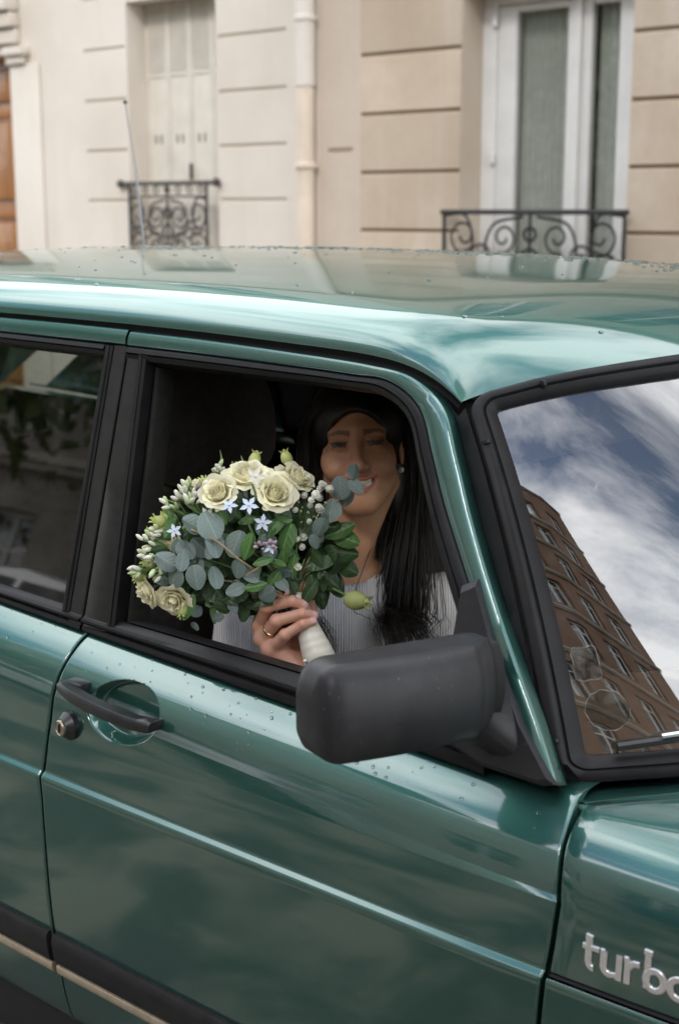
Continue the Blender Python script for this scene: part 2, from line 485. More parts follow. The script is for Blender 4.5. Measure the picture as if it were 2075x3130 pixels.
def block(x0, x1, y0, y1, z0, z1, mat, parent, bev=0.005):
    """ashlar block with its upper and lower arrises rounded"""
    pr = [(y1, z0), (y0 + bev, z0), (y0 + bev * 0.3, z0 + bev * 0.3), (y0, z0 + bev), (y0, z1 - bev), (y0 + bev * 0.3, z1 - bev * 0.3), (y0 + bev, z1), (y1, z1)]
    v = [(x, a, c) for x in (x0, x1) for a, c in pr]
    return obj('stone_block', v, [(k, (k + 1) % 8, 8 + (k + 1) % 8, 8 + k) for k in range(8)] + [tuple(range(8)), tuple(range(8, 16))], mat, parent, False)
def wall_holes(name, x0, x1, z0, z1, y, s, holes, mat, parent):
    """wall face at y; s = +1 when the room lies towards +y; holes = (xa, xb, za, zb, depth)"""
    xs = sorted({x0, x1, *[h[0] for h in holes], *[h[1] for h in holes]}); zs = sorted({z0, z1, *[h[2] for h in holes], *[h[3] for h in holes]})
    b = MB()
    for i in range(len(xs) - 1):
        for j in range(len(zs) - 1):
            cx, cz_ = (xs[i] + xs[i + 1]) / 2, (zs[j] + zs[j + 1]) / 2
            if any(h[0] < cx < h[1] and h[2] < cz_ < h[3] for h in holes): continue
            b.add([(xs[i], y, zs[j]), (xs[i + 1], y, zs[j]), (xs[i + 1], y, zs[j + 1]), (xs[i], y, zs[j + 1])], [(0, 1, 2, 3)])
    for xa, xb, za, zb, d in holes:
        q = y + s * d
        for P in ([(xa, y, za), (xa, q, za), (xa, q, zb), (xa, y, zb)], [(xb, y, za), (xb, q, za), (xb, q, zb), (xb, y, zb)],
                  [(xa, y, za), (xb, y, za), (xb, q, za), (xa, q, za)], [(xa, y, zb), (xb, y, zb), (xb, q, zb), (xa, q, zb)]):
            b.add(P, [(0, 1, 2, 3)])
    # back and sides so that the house is a closed body
    q = y + s * 6
    b.add([(x0, y, z0), (x0, q, z0), (x0, q, z1), (x0, y, z1)], [(0, 1, 2, 3)])
    b.add([(x1, y, z0), (x1, q, z0), (x1, q, z1), (x1, y, z1)], [(0, 1, 2, 3)])
    b.add([(x0, q, z0), (x1, q, z0), (x1, q, z1), (x0, q, z1)], [(0, 1, 2, 3)])
    return b.build(name, mat, parent, smooth=False)
WM = {}
def far_window(parent, xa, xb, za, zb, y, s):
    """casement in a recess: frame with a middle post and a transom, two panes"""
    w, h = xb - xa, zb - za
    key = (round(w, 2), round(h, 2), s)
    if key not in WM:
        b = MB()
        for a in (0, w / 2 - 0.04, w - 0.06): b.box(a, a + (0.08 if a else 0.06), -0.03, 0.03, 0, h)
        for a in (0, h * 0.72, h - 0.06): b.box(0.061, w - 0.061, -0.025, 0.025, a, a + 0.06)
        p = MB().box(0.03, w - 0.03, -0.004, 0.004, 0.03, h - 0.03)
        r = MB().box(0, w, 0.25 * s, 0.26 * s, 0, h)  # near-black sheet, the unlit room's darkness put into its colour
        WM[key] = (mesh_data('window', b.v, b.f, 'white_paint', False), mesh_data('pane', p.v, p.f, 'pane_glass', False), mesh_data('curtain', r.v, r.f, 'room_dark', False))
    a, p, r = WM[key]
    o = link(bpy.data.objects.new('window', a), parent); o.location = (xa, y + s * 0.2, za)
    link(bpy.data.objects.new('pane', p), o)
    link(bpy.data.objects.new('curtain', r), o)
def upper_storeys(x0, x1, z_first, n, w, h, step, dz):
    hs = []
    k = max(1, int((x1 - x0 - 0.6) / step)); off = (x1 - x0 - (k - 1) * step) / 2
    for f in range(n):
        for i in range(k):
            c = x0 + off + i * step
            hs.append((c - w / 2, c + w / 2, z_first + f * dz, z_first + f * dz + h, 0.25))
    return hs
def cornices(parent, x0, x1, y, s, zs, mat):
    for z in zs:
        b = MB().box(x0, x1, *sorted((y - s * 0.16, y - s * 0.002)), z, z + 0.10).box(x0, x1, *sorted((y - s * 0.10, y - s * 0.002)), z - 0.10, z - 0.002)
        b.build('cornice', mat, parent, smooth=False)

# ------------------------------------------------------------------ cream house (left)
WY = 4.2
cream = tag(empty('apartment_house', (-8, WY, 0)), 'cream painted stone house with a shuttered window and a wooden street door', 'house')
cream_off = cream.location.copy()
cream.location = (0, 0, 0)
XC = -3.868
hs = [(-8.0, -6.72, 0, 2.57, 0.30), (-5.51, -4.70, 1.0, 2.80, 0.19)]
upp = upper_storeys(-16, XC, 4.2, 1, 1.1, 1.9, 2.1, 3.1)
cols = [(-5.94, -5.53), (-4.682, -4.125)]
colh = [(a, b, 0.29, 3.50, 0.03) for a, b in cols]
wall_holes('wall', -16, XC, 0.1, 6.9, WY, 1, hs + upp + colh, 'cream', cream)
for a, b_ in cols:
    box('joint_backing', a, b_, WY + 0.009, WY + 0.025, 0.29, 3.50, 'joint_cream', cream)
    for k in range(10):
        z0 = 0.288 + 0.32 * k
        block(a - 0.004, b_ + 0.004, WY - 0.0004, WY + 0.0085, z0 + 0.009, z0 + 0.311, 'cream', cream)
for h in upp: far_window(cream, h[0], h[1], h[2], h[3], WY, 1)
cornices(cream, -16, XC, WY, 1, (3.75, 6.6), 'cream_trim')
MB().add([(-16, WY, 6.9), (XC, WY, 6.9), (XC, WY + 2, 8), (-16, WY + 2, 8), (-16, WY + 6, 8), (XC, WY + 6, 8)], [(0, 1, 2, 3), (3, 2, 5, 4)]).build('roof', 'zinc', cream)
# street door: panelled oak in a moulded surround
dr = box('street_door', -8.0, -6.722, WY + 0.20, WY + 0.26, 0.12, 2.56, 'wood_door', cream)
for z0, z1 in ((0.25, 0.95), (1.10, 1.42), (1.58, 2.13), (2.27, 2.50)):
    for x0, x1 in ((-7.30, -6.84), (-7.9, -7.42)):
        box('panel', x0, x1, WY + 0.172, WY + 0.199, z0, z1, 'wood_door', dr, 0.02)
    box('rail', -7.98, -6.73, WY + 0.18, WY + 0.199, z1 + 0.03, z1 + 0.08, 'wood_door', dr, 0.006)
b = MB().box(-6.715, -6.50, WY - 0.085, WY - 0.002, 2.545, 2.60, 0.01).box(-6.715, -6.53, WY - 0.055, WY - 0.002, 2.49, 2.5445, 0.008)
b.build('capital', 'cream_trim', cream)
b = MB()
for i, (w_, d_) in enumerate(((0.13, 0.05), (0.08, 0.09), (0.16, 0.13))):
    b.box(-8.1, -6.60, WY - d_, WY - 0.002, 2.63 + i * 0.105, 2.63 + i * 0.105 + 0.095, 0.012)
b.build('door_hood', 'cream_trim', cream)
box('pilaster', -6.715, -6.40, WY - 0.022, WY - 0.002, 0.13, 2.488, 'cream_trim', cream, 0.01)
# folding metal shutters with louvres above and small slots below
sy = WY + 0.165
for i in range(4):
    xa = -5.508 + i * 0.202; xb = xa + 0.200
    sh = box('shutter', xa, xb, sy, sy + 0.018, 1.0, 2.795, 'shutter_paint', cream, 0.002)
    for x0, x1 in ((xa + 0.001, xa + 0.022), (xb - 0.022, xb - 0.001)):
        box('shutter_stile', x0, x1, sy - 0.007, sy - 0.001, 1.0, 2.79, 'shutter_paint', sh, 0.002)
    for z in (1.02, 1.66, 2.345): box('shutter_rail', xa + 0.0225, xb - 0.0225, sy - 0.006, sy - 0.001, z, z + 0.03, 'shutter_paint', sh, 0.002)
    for k in range(16):
        z = 2.385 + k * 0.0255
        v = [(xa + 0.026, sy - 0.001, z + 0.017), (xb - 0.026, sy - 0.001, z + 0.017), (xb - 0.026, sy - 0.012, z), (xa + 0.026, sy - 0.012, z),
             (xa + 0.026, sy - 0.001, z + 0.013), (xb - 0.026, sy - 0.001, z + 0.013)]
        obj('slat', v, [(0, 1, 2, 3), (3, 2, 5, 4), (0, 3, 4), (1, 5, 2)], 'shutter_paint', sh, False)
    for q in (0.07, 0.12): box('slot', xa + q, xa + q + 0.012, sy - 0.003, sy - 0.0005, 1.93, 1.985, 'iron_worn', sh)
box('latch', -5.10, -5.085, sy - 0.03, sy - 0.0075, 1.70, 1.80, 'iron_worn', cream, 0.004)
box('window_sill', -5.56, -4.65, WY - 0.06, WY + 0.15, 0.93, 0.998, 'cream_trim', cream, 0.01)

def spiral(cx, cz_, r, turns, a0, sgn, n=26):
    return [(cx + r * (1 - 0.8 * i / n) * math.cos(a0 + sgn * turns * 2 * math.pi * i / n), 0, cz_ + r * (1 - 0.8 * i / n) * math.sin(a0 + sgn * turns * 2 * math.pi * i / n)) for i in range(n)]
def railing(parent, xa, xb, za, zb, y, ext, mat, knobs):
    """wrought-iron window railing: bars, mirrored scrolls, a centre rosette"""
    r = MB().tube([(xa - ext, y, zb), (xb + ext, y, zb)], 0.013, 8).build('railing', mat, parent)
    def sub(name, pts, rad, n=6):
        MB().tube([(p[0], y + p[1], p[2]) for p in pts], rad, n).build(name, mat, r)
    for z in ((za, za + (zb - za) * 0.84) if knobs else (za,)): sub('cross_bar', [(xa, 0, z), (xb, 0, z)], 0.007)
    for x in (xa, xb): sub('post', [(x, 0, za - 0.05), (x, 0, zb - 0.012)], 0.011)
    if knobs:
        for x in (xa - ext, xb + ext):
            MB().lathe([(0.004, -0.028), (0.02, -0.02), (0.028, 0), (0.02, 0.02), (0.004, 0.028)], 10, (x, y, zb), (1, 0, 0)).build('knob', mat, r)
    cx = (xa + xb) / 2; H = (zb - za) * (0.84 if knobs else 1.0); W = (xb - xa) / 2
    for s in (-1, 1):
        for fx, fz, fr, a0, sg in ((0.30, 0.30, 0.15, 1.2, 1), (0.30, 0.72, 0.14, -1.2, -1), (0.78, 0.26, 0.17, 2.0, -1), (0.76, 0.74, 0.17, -2.0, 1), (0.55, 0.50, 0.13, 0.3, 1)):
            pts = spiral(0, 0, fr * H * 1.25, 1.35, a0, sg)
            sub('scroll', [(cx + s * (fx * W + p[0]), 0, za + fz * H + p[2]) for p in pts], 0.0075)
        sub('scroll', [(cx + s * W * q[0], 0, za + H * q[1]) for q in spline([(0.05, 0.05), (0.30, 0.14), (0.22, 0.40), (0.50, 0.52), (0.42, 0.86), (0.08, 0.95)], 22)], 0.008)
        sub('scroll', [(cx + s * W * q[0], 0, za + H * q[1]) for q in spline([(0.98, 0.04), (0.72, 0.10), (0.60, 0.42), (0.92, 0.52), (0.66, 0.62), (0.74, 0.96), (0.98, 0.96)], 24)], 0.0075)
    for fz, fr in ((0.24, 0.07), (0.5, 0.10), (0.76, 0.07)):
        sub('rosette', [(cx + fr * H * math.cos(a) * 1.1, 0, za + fz * H + fr * H * math.sin(a)) for a in np.linspace(0, 2 * math.pi, 17)], 0.009)
    sub('centre_bar', [(cx, 0, za), (cx, 0, zb)], 0.009)
    n = 7 if knobs else 0
    for i in range(n):
        x = xa + (xb - xa) * (i + 0.5) / n
        sub('ring', [(x + 0.022 * math.cos(a), 0, za + H + (zb - za) * 0.08 + 0.022 * math.sin(a)) for a in np.linspace(0, 2 * math.pi, 11)], 0.0055, 5)
    return r
railing(cream, -5.49, -4.775, 1.16, 1.675, WY - 0.03, 0.085, 'iron_worn', True)
# rain pipe at the house edge
MB().lathe([(0.058, 2.20), (0.058, 6.5)], 16, (-3.925, WY - 0.055, 0), (0, 0, 1)).build('rain_pipe', 'pipe_white', cream)
MB().lathe([(0.052, 0.13), (0.052, 2.197)], 16, (-3.925, WY - 0.055, 0), (0, 0, 1)).build('rain_pipe', 'pipe_peach', cream)
for z in (1.74, 2.55):
    MB().lathe([(0.06, 0), (0.066, 0.006), (0.066, 0.028), (0.06, 0.034)], 16, (-3.925, WY - 0.055, z), (0, 0, 1)).build('pipe_collar', 'pipe_peach' if z < 2 else 'pipe_white', cream)

# ------------------------------------------------------------------ limestone house (right)
stone = tag(empty('apartment_house'), 'pale limestone house with tall white window behind a black railing', 'house')
XE = 9.0
win = (-2.87, -1.86, 1.0, 2.62, 0.26)
more = [(c - 0.5, c + 0.5, 1.0, 2.62, 0.26) for c in (0.4, 3.1, 5.8)]
upp = upper_storeys(XC, XE, 4.1, 1, 1.05, 2.0, 1.95, 3.2)
cols = [(-3.56, -2.872), (-1.858, -1.05)]
colh = [(a, b_ + (-0.001 if b_ < -2 else 0), 0.13, 3.28, 0.035) for a, b_ in cols]
wall_holes('wall', XC + 0.002, XE, 0.1, 7.1, WY, 1, [win] + more + upp + colh, 'lime_pale', stone)
for a, b_ in cols:
    box('joint_backing', a, b_ - 0.001, WY + 0.016, WY + 0.034, 0.13, 3.28, 'joint', stone)
    for k in range(10):
        z0 = 0.13 + 0.3165 * k
        block(a - 0.004, b_ - 0.002 + (0.006 if b_ > -2 else 0), WY - 0.0004, WY + 0.0155, z0 + 0.009, z0 + 0.3075, 'lime_stone', stone, 0.006)
box('stone_patch', -3.80, -3.62, WY - 0.004, WY - 0.001, 1.838, 1.856, 'joint', stone)
for h in upp + more: far_window(stone, h[0], h[1], h[2], h[3], WY, 1)
cornices(stone, XC + 0.01, XE, WY, 1, (3.55, 6.8), 'lime_pale')
MB().add([(XC, WY, 7.1), (XE, WY, 7.1), (XE, WY + 2, 8.2), (XC, WY + 2, 8.2), (XC, WY + 6, 8.2), (XE, WY + 6, 8.2)], [(0, 1, 2, 3), (3, 2, 5, 4)]).build('roof', 'zinc', stone)
fy = WY + 0.20
wd = MB().box(-2.868, -2.775, fy - 0.02, fy + 0.05, 1.002, 2.618, 0.004).box(-1.945, -1.862, fy - 0.02, fy + 0.05, 1.002, 2.618, 0.004).box(-2.7745, -1.9455, fy - 0.02, fy + 0.05, 2.56, 2.618, 0.004).build('window', 'white_paint', stone)
for nm, x0, x1 in (('casement_stile', -2.772, -2.655), ('casement_stile', -2.345, -2.275), ('casement_stile', -2.272, -2.20), ('casement_stile', -2.045, -1.948)):
    box(nm, x0, x1, fy - 0.012, fy + 0.035, 1.01, 2.555, 'white_paint', wd, 0.008)
box('meeting_bead', -2.292, -2.255, fy - 0.034, fy - 0.0125, 1.01, 2.555, 'white_paint', wd, 0.008)
for x0, x1 in ((-2.6545, -2.3455), (-2.1995, -2.0455)):
    box('casement_rail', x0, x1, fy - 0.01, fy + 0.03, 2.52, 2.555, 'white_paint', wd, 0.006)
    box('casement_rail', x0, x1, fy - 0.01, fy + 0.03, 1.01, 1.12, 'white_paint', wd, 0.006)
    box('pane', x0 - 0.004, x1 + 0.004, fy + 0.008, fy + 0.013, 1.115, 2.525, 'pane_glass', wd)
for z in (1.75, 2.45):
    MB().lathe([(0.004, 0), (0.016, 0.004), (0.016, 0.056), (0.004, 0.06)], 10, (-2.78, fy - 0.032, z), (0, 0, 1)).build('hinge', 'white_paint', wd)
cv = []
for i in range(40):
    for j in range(2): cv.append((-2.66 + i * 0.0042 * 1.9, fy + 0.06 + 0.012 * math.sin(i * 1.25), 1.0 + j * 1.6))
obj('curtain', cv, [(2 * i, 2 * i + 2, 2 * i + 3, 2 * i + 1) for i in range(39)], 'curtain', wd)
cv = []
for i in range(22):
    for j in range(2): cv.append((-2.205 + i * 0.0078, fy + 0.07 + 0.010 * math.sin(i * 1.1 + 1), 1.0 + j * 1.6))
obj('curtain', cv, [(2 * i, 2 * i + 2, 2 * i + 3, 2 * i + 1) for i in range(21)], 'curtain', wd)  # added curtain, its pale tone stands in for reflections in this pane
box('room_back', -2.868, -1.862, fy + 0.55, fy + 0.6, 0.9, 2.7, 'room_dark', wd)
box('window_sill', -2.93, -1.80, WY - 0.07, WY + 0.15, 0.92, 0.998, 'lime_pale', stone, 0.012)
railing(stone, -2.925, -1.835, 1.03, 1.498, WY - 0.06, 0.02, 'iron', False)

# ------------------------------------------------------------------ the other side of the street
def house(name, x0, x1, top, mat, label, trim='cream_trim', y=-10.5, z_first=0.9, w=1.15, step=2.2, dz=3.0):
    h_ = tag(empty(name), label, 'house', 'houses across the street')
    n = int((top - 1.5) / dz)
    hs = upper_storeys(x0, x1, z_first, n, w, 1.9, step, dz)
    wall_holes('wall', x0, x1, 0.1, top, y, -1, hs, mat, h_)
    for q in hs: far_window(h_, q[0], q[1], q[2], q[3], y, -1)
    cornices(h_, x0, x1, y, -1, [z_first + i * dz - 0.45 for i in range(1, n)] + [top - 0.4], trim)
    MB().add([(x0, y, top), (x1, y, top), (x1, y - 2, top + 2), (x0, y - 2, top + 2), (x0, y - 6, top + 2), (x1, y - 6, top + 2)], [(0, 1, 2, 3), (3, 2, 5, 4)]).build('roof', 'zinc', h_)
    return h_
house('town_house', -26, -9.01, 9.5, 'grey_far', 'taller grey stone house across the street, rear of the row')
house('town_house', -9, 6.79, 6.6, 'grey_far', 'low grey stone house across the street, middle of the row')
house('town_house', 6.8, 24, 26.0, 'brick_far', 'tall brown brick house across the street, ahead of the car', 'grey_far')

def tree(x, y, h, label, seed):
    r = random.Random(seed)
    t_ = tag(empty('street_tree', (x, y, 0.13)), label, 'tree', 'street trees across the road')
    b = MB()
    b.tube([(0, 0, 0), (0.05, 0.02, h * 0.2), (0.02, 0.05, h * 0.42)], [0.17, 0.13, 0.10], 10)
    tips = []
    for k in range(9):
        a = k * 2.4; l = h * r.uniform(0.25, 0.42); z0 = h * r.uniform(0.30, 0.42)
        p1 = Vector((math.cos(a) * l * 0.5, math.sin(a) * l * 0.5, z0 + l * 0.55)); p2 = Vector((math.cos(a) * l, math.sin(a) * l, z0 + l * 1.05))
        b.tube([(0.03, 0.03, z0), p1, p2], [0.07, 0.04, 0.015], 6); tips += [p1, p2, (p1 + p2) / 2]
    b.build('trunk', 'bark', t_)
    V = []; F = []
    for k in range(2600):
        c = r.choice(tips) + Vector((r.gauss(0, 1), r.gauss(0, 1), r.gauss(0, 0.8))) * h * 0.075
        m_ = Euler((r.uniform(0, 6), r.uniform(0, 6), r.uniform(0, 6))).to_matrix(); s_ = r.uniform(0.07, 0.13)
        i = len(V)
        V += [c + m_ @ Vector(q) * s_ for q in ((-1, 0, 0), (0, -0.6, 0.1), (1, 0, 0), (0, 0.6, 0.1))]; F.append((i, i + 1, i + 2, i + 3))
    obj('crown', V, F, 'tree_leaf', t_, False)
tree(-15.5, -7.6, 7.5, 'leafy street tree across the road, rearmost', 3)
tree(-11.2, -7.5, 7.0, 'leafy street tree across the road, nearest the parked cars', 4)

def parked_car(x, y, mat, label):
    c = tag(empty('parked_car', (x, y, 0)), label, 'car', 'cars parked across the street')
    st = [(-2.05, 0.42, 0.80, 0.70), (-1.95, 0.30, 0.92, 0.80), (-1.2, 0.22, 0.95, 0.84), (0.0, 0.20, 0.93, 0.85), (0.9, 0.22, 0.92, 0.84), (1.8, 0.26, 0.80, 0.78), (2.05, 0.36, 0.66, 0.66)]
    rows = []
    for sx, z0, z1, hw in st:
        rows.append([(sx, -hw * 0.93, z0), (sx, -hw, z0 + 0.12), (sx, -hw, (z0 + z1) / 2), (sx, -hw * 0.96, z1 - 0.06), (sx, -hw * 0.86, z1), (sx, 0, z1 + 0.03),
                     (sx, hw * 0.86, z1), (sx, hw * 0.96, z1 - 0.06), (sx, hw, (z0 + z1) / 2), (sx, hw, z0 + 0.12), (sx, hw * 0.93, z0)])
    P = np.array(rows); nr, nc = P.shape[:2]
    F = gridfaces(nr, nc, True) + [tuple(range(nc)), tuple((nr - 1) * nc + k for k in range(nc))]
    obj('body', P.reshape(-1, 3), F, mat, c)
    st = [(-1.75, 0.93, 0.97, 0.70), (-1.15, 0.93, 1.36, 0.60), (-0.4, 0.93, 1.43, 0.60), (0.35, 0.93, 1.38, 0.60), (1.0, 0.92, 0.96, 0.70)]
    rows = [[(sx, -0.76, z0), (sx, -hw, z1 - 0.03), (sx, -hw * 0.85, z1), (sx, hw * 0.85, z1), (sx, hw, z1 - 0.03), (sx, 0.76, z0)] for sx, z0, z1, hw in st]
    P = np.array(rows); nr, nc = P.shape[:2]
    obj('cabin', P.reshape(-1, 3), gridfaces(nr, nc) + [tuple(range(nc)), tuple((nr - 1) * nc + k for k in range(nc))], mat, c)
    for s in (-1, 1):
        for x0, x1, x2, x3 in ((-1.3, -1.05, -0.42, -0.42), (-0.36, -0.36, 0.28, 0.72)):
            obj('side_window', [(x0, s * 0.757, 0.965), (x3 if x3 > 0 else x2, s * 0.757, 0.965), (x2, s * 0.628, 1.33), (x1, s * 0.628, 1.33)], [(0, 1, 2, 3)], 'dark_glass', c, False)
        for wx in (-1.3, 1.3):
            o = MB().lathe([(0.2, -0.09), (0.30, -0.085), (0.31, 0), (0.30, 0.085), (0.2, 0.09)], 24, (wx, s * 0.76, 0.31), (0, 1, 0)).build('wheel', 'tyre', c)
            MB().lathe([(0.01, 0.0), (0.19, 0.0), (0.2, 0.02), (0.2, 0.03)], 20, (wx, s * 0.845, 0.31), (0, s, 0)).build('rim', 'alloy', o)
        MB().box(2.0, 2.04, *sorted((s * 0.42, s * 0.60)), 0.55, 0.63, 0.01).build('headlight', 'lamp_glass', c)
    obj('windscreen', [(1.02, -0.64, 0.985), (1.02, 0.64, 0.985), (0.38, 0.50, 1.372), (0.38, -0.50, 1.372)], [(0, 1, 2, 3)], 'dark_glass', c, False)
parked_car(-4.7, -5.3, 'silver_paint', 'silver car parked across the street, behind the green one')
parked_car(1.6, -5.35, 'blue_paint', 'dark blue car parked across the street')

# ================================================================== THE CAR  (x forward, right side at -y)
car = tag(empty('car', (0, 0, 0)), 'dark green metallic turbo hatchback, wet from rain, front side window open', 'car')

def sill(x): return 0.868 - 0.037 * x
def plan(x): return max(0.0, x - 0.7) ** 2 * 0.06 + max(0.0, -1.0 - x) ** 2 * 0.05
def prof_rows():
    """body side from the rocker up to the window ledge: (kind, value, half width); kind 0: absolute z, kind 1: relative to the sill line"""
    low = spline([(0.165, 0.755), (0.178, 0.782), (0.23, 0.802), (0.30, 0.816), (0.44, 0.832), (0.55, 0.8400), (0.600, 0.8432), (0.6345, 0.8448)], 30)
    rows = [(0, 0.165, 0.70)] + [(0, z, y) for z, y in low]
    rows += [(0, 0.6380, 0.8440), (0, 0.6405, 0.8422), (0, 0.6445, 0.8380), (0, 0.6465, 0.8366)]
    up = spline([(0.6465, 0.8366), (0.675, 0.8356), (0.705, 0.8338), (0.732, 0.8312)], 20)[1:]
    rows += [(0, z, y) for z, y in up]
    sh = spline([(-0.096, 0.8268), (-0.078, 0.8220), (-0.060, 0.8150), (-0.043, 0.8050), (-0.028, 0.7925), (-0.014, 0.7785), (-0.005, 0.7680), (0.0, 0.7610)], 34)
    for u in (0.25, 0.5, 0.75): rows.append((2, (0.732, -0.096, u), 0.8312 + (0.8268 - 0.8312) * (0.9 * u + 0.1 * u * u)))
    rows += [(1, z, y) for z, y in sh] + [(1, 0.0012, 0.757), (1, 0.002, 0.750), (1, 0.002, 0.70)]
    return rows
ROWS = prof_rows()
def row_z(r, x):
    if r[0] == 0: return r[1]
    if r[0] == 1: return sill(x) + r[1]
    za, off, u = r[1]
    return za + (sill(x) + off - za) * u
def side_y(x, z):
    zz = [row_z(r, x) for r in ROWS[1:-2]]; yy = [r[2] for r in ROWS[1:-2]]
    return -float(np.interp(z, zz, yy)) + plan(x)
def curve_x(tab):
    zs = [p[1] for p in tab]; xs = [p[0] for p in tab]
    o = np.argsort(zs); zs = np.array(zs)[o]; xs = np.array(xs)[o]
    return lambda z: float(np.interp(z, zs, xs))
xB = curve_x([(0.058, 0.872), (0.050, 0.866), (0.041, 0.852), (0.033, 0.832), (0.0275, 0.800), (0.014, 0.720), (0.004, 0.660), (0.000, 0.643), (0.001, 0.60), (-0.004, 0.50), (-0.009, 0.40), (-0.010, 0.27), (-0.02, 0.165)])
xA = curve_x([(0.921, 0.84), (0.926, 0.82), (0.934, 0.77), (0.938, 0.73), (0.934, 0.68), (0.929, 0.64), (0.923, 0.58), (0.915, 0.45), (0.905, 0.165)])
def dent(x, z):
    """finger cup behind the door handle"""
    u = (x - 0.178) / 0.079; w = (z - 0.779) / 0.046
    w -= 0.12 * u
    d2 = u * u + w * w
    if d2 >= 1: return 0.0
    k = min(1.0, (1 - d2) * 3.4)
    return 0.029 * k * k * (3 - 2 * k) * (0.8 + 0.2 * (1 - d2))
def panel(name, fL, fR, nc, zlow=None, zmax=None, zmin=None, use_dent=False, parent=car, cols=None):
    rows = [r for r in ROWS if (zmin is None or r[0] == 1 or r[1] >= zmin) and (zmax is None or (r[0] == 0 and r[1] <= zmax))]
    fr = np.linspace(0, 1, nc) if cols is None else np.array(cols)
    P = []
    for r in rows:
        line = []
        def pt(x):
            z = row_z(r, x)
            if zlow: z = max(z, zlow(x))
            y = (-r[2] + plan(x)) if z == row_z(r, x) else side_y(x, z)
            return x, y, z
        zr = row_z(r, 0.5)
        L, Rr = fL(zr), fR(zr)
        for k, (dx, dy) in enumerate(((0, 0.022), (0, 0.0035), (0.0009, 0.0012), (0.0028, 0.0))):
            x, y, z = pt(L + dx); line.append((x, y + dy, z))
        for a in fr:
            x, y, z = pt(L + 0.0045 + (Rr - L - 0.009) * a)
            if use_dent: y += dent(x, z)
            line.append((x, y, z))
        for k, (dx, dy) in enumerate(((0.0028, 0.0), (0.0009, 0.0012), (0, 0.0035), (0, 0.022))):
            x, y, z = pt(Rr - dx); line.append((x, y + dy, z))
        P.append(line)
    return grid(name, P, 'paint', parent, 50)
GAP = 0.0028
cols = np.unique(np.r_[np.linspace(0, 0.065, 12), np.linspace(0.065, 0.275, 190), np.linspace(0.265, 1, 60)])
# extra rows near the cup: refine rows between .71 and .84
def refine(rows):
    out = []
    for a, b_ in zip(rows[:-1], rows[1:]):
        out.append(a)
        za, zb = row_z(a, 0.18), row_z(b_, 0.18)
        if 0.715 < za < 0.845 and zb > za:
            n = max(1, int((zb - za) / 0.0009))
            for i in range(1, n):
                u = i / n
                if a[0] == 2 or b_[0] == 2:
                    ua = a[1][2] if a[0] == 2 else 0.0; ub = b_[1][2] if b_[0] == 2 else 1.0
                    out.append((2, (0.732, -0.096, ua + (ub - ua) * u), a[2] + (b_[2] - a[2]) * u))
                elif a[0] == b_[0]:
                    out.append((a[0], a[1] + (b_[1] - a[1]) * u, a[2] + (b_[2] - a[2]) * u))
    return out + [rows[-1]]
ROWS0 = ROWS
ROWS = refine(ROWS)
door = panel('front_door', lambda z: xB(z) + GAP, lambda z: xA(z) - GAP, 0, use_dent=True, cols=cols)
ROWS = ROWS0
rdoor = panel('rear_door', lambda z: -0.93, lambda z: xB(z) - GAP, 40)
arch = lambda cx: (lambda x: 0.30 + math.sqrt(max(0, 0.335 ** 2 - (x - cx) ** 2)) if abs(x - cx) < 0.335 else 0.165)
fender = panel('front_fender', lambda z: xA(z) + GAP, lambda z: 2.05, 70, zlow=arch(1.42), zmax=0.6405)
quarter = panel('rear_quarter_panel', lambda z: -0.935, lambda z: -2.15, 60, zlow=arch(-1.10))
for fx in (xB, xA):
    gap_strip = MB()
    L = [(fx(z), side_y(fx(z), z) + 0.017, z) for z in np.linspace(0.17, 0.86 if fx is xB else 0.80, 40)]
    v = [(x + s * 0.012, y, z) for x, y, z in L for s in (-1, 1)]
    gap_strip.add(v, [(2 * i, 2 * i + 1, 2 * i + 3, 2 * i + 2) for i in range(39)])
    gap_strip.build('gap_shade_strip', 'under_black', car)  # black backing strip, its colour puts the shade into the door gaps

# greenhouse side plane: y = -0.775 + 0.263 (z - 0.86)
GN = Vector((0, -1, 0.263)).normalized()
def G(x, z, off=0.0):
    p = Vector((x, -0.775 + 0.263 * (z - 0.86), z)); return p + GN * off
def band(name, O, I, profile, mat, parent, n=None, sm=True):
    """strip between two lines on the side plane; profile: (share from O to I, height off the plane)"""
    if n:
        O = lin(O, n) if not sm else spline(lin(O, max(12, len(O))), n); I = lin(I, n) if not sm else spline(lin(I, max(12, len(I))), n)
    P = [[G(o[0] + (i[0] - o[0]) * s, o[1] + (i[1] - o[1]) * s, h) for s, h in profile] for o, i in zip(O, I)]
    return grid(name, P, mat, parent, 35)
ROUND = [(0, -0.02), (0, 0.0), (0.03, 0.003), (0.10, 0.005), (0.5, 0.007), (0.90, 0.005), (0.97, 0.003), (1, 0.0), (1, -0.02)]
FLAT = [(0, -0.02), (0, 0.0015), (0.05, 0.003), (0.95, 0.003), (1, 0.0015), (1, -0.03)]
SEAL = [(0, -0.01), (0.0, 0.003), (0.12, 0.006), (0.40, 0.007), (0.48, 0.0035), (0.55, 0.0065), (0.85, 0.002), (1, -0.012), (1, -0.035)]
topO = [(0.0335, 1.325), (0.2, 1.3215), (0.33, 1.3165), (0.45, 1.311), (0.53, 1.306), (0.575, 1.3005), (0.606, 1.2915), (0.63, 1.2785), (0.652, 1.258), (0.674, 1.218), (0.7, 1.17), (0.727, 1.118), (0.76, 1.065), (0.798, 1.006), (0.845, 0.938), (0.889, 0.876), (0.903, 0.85)]
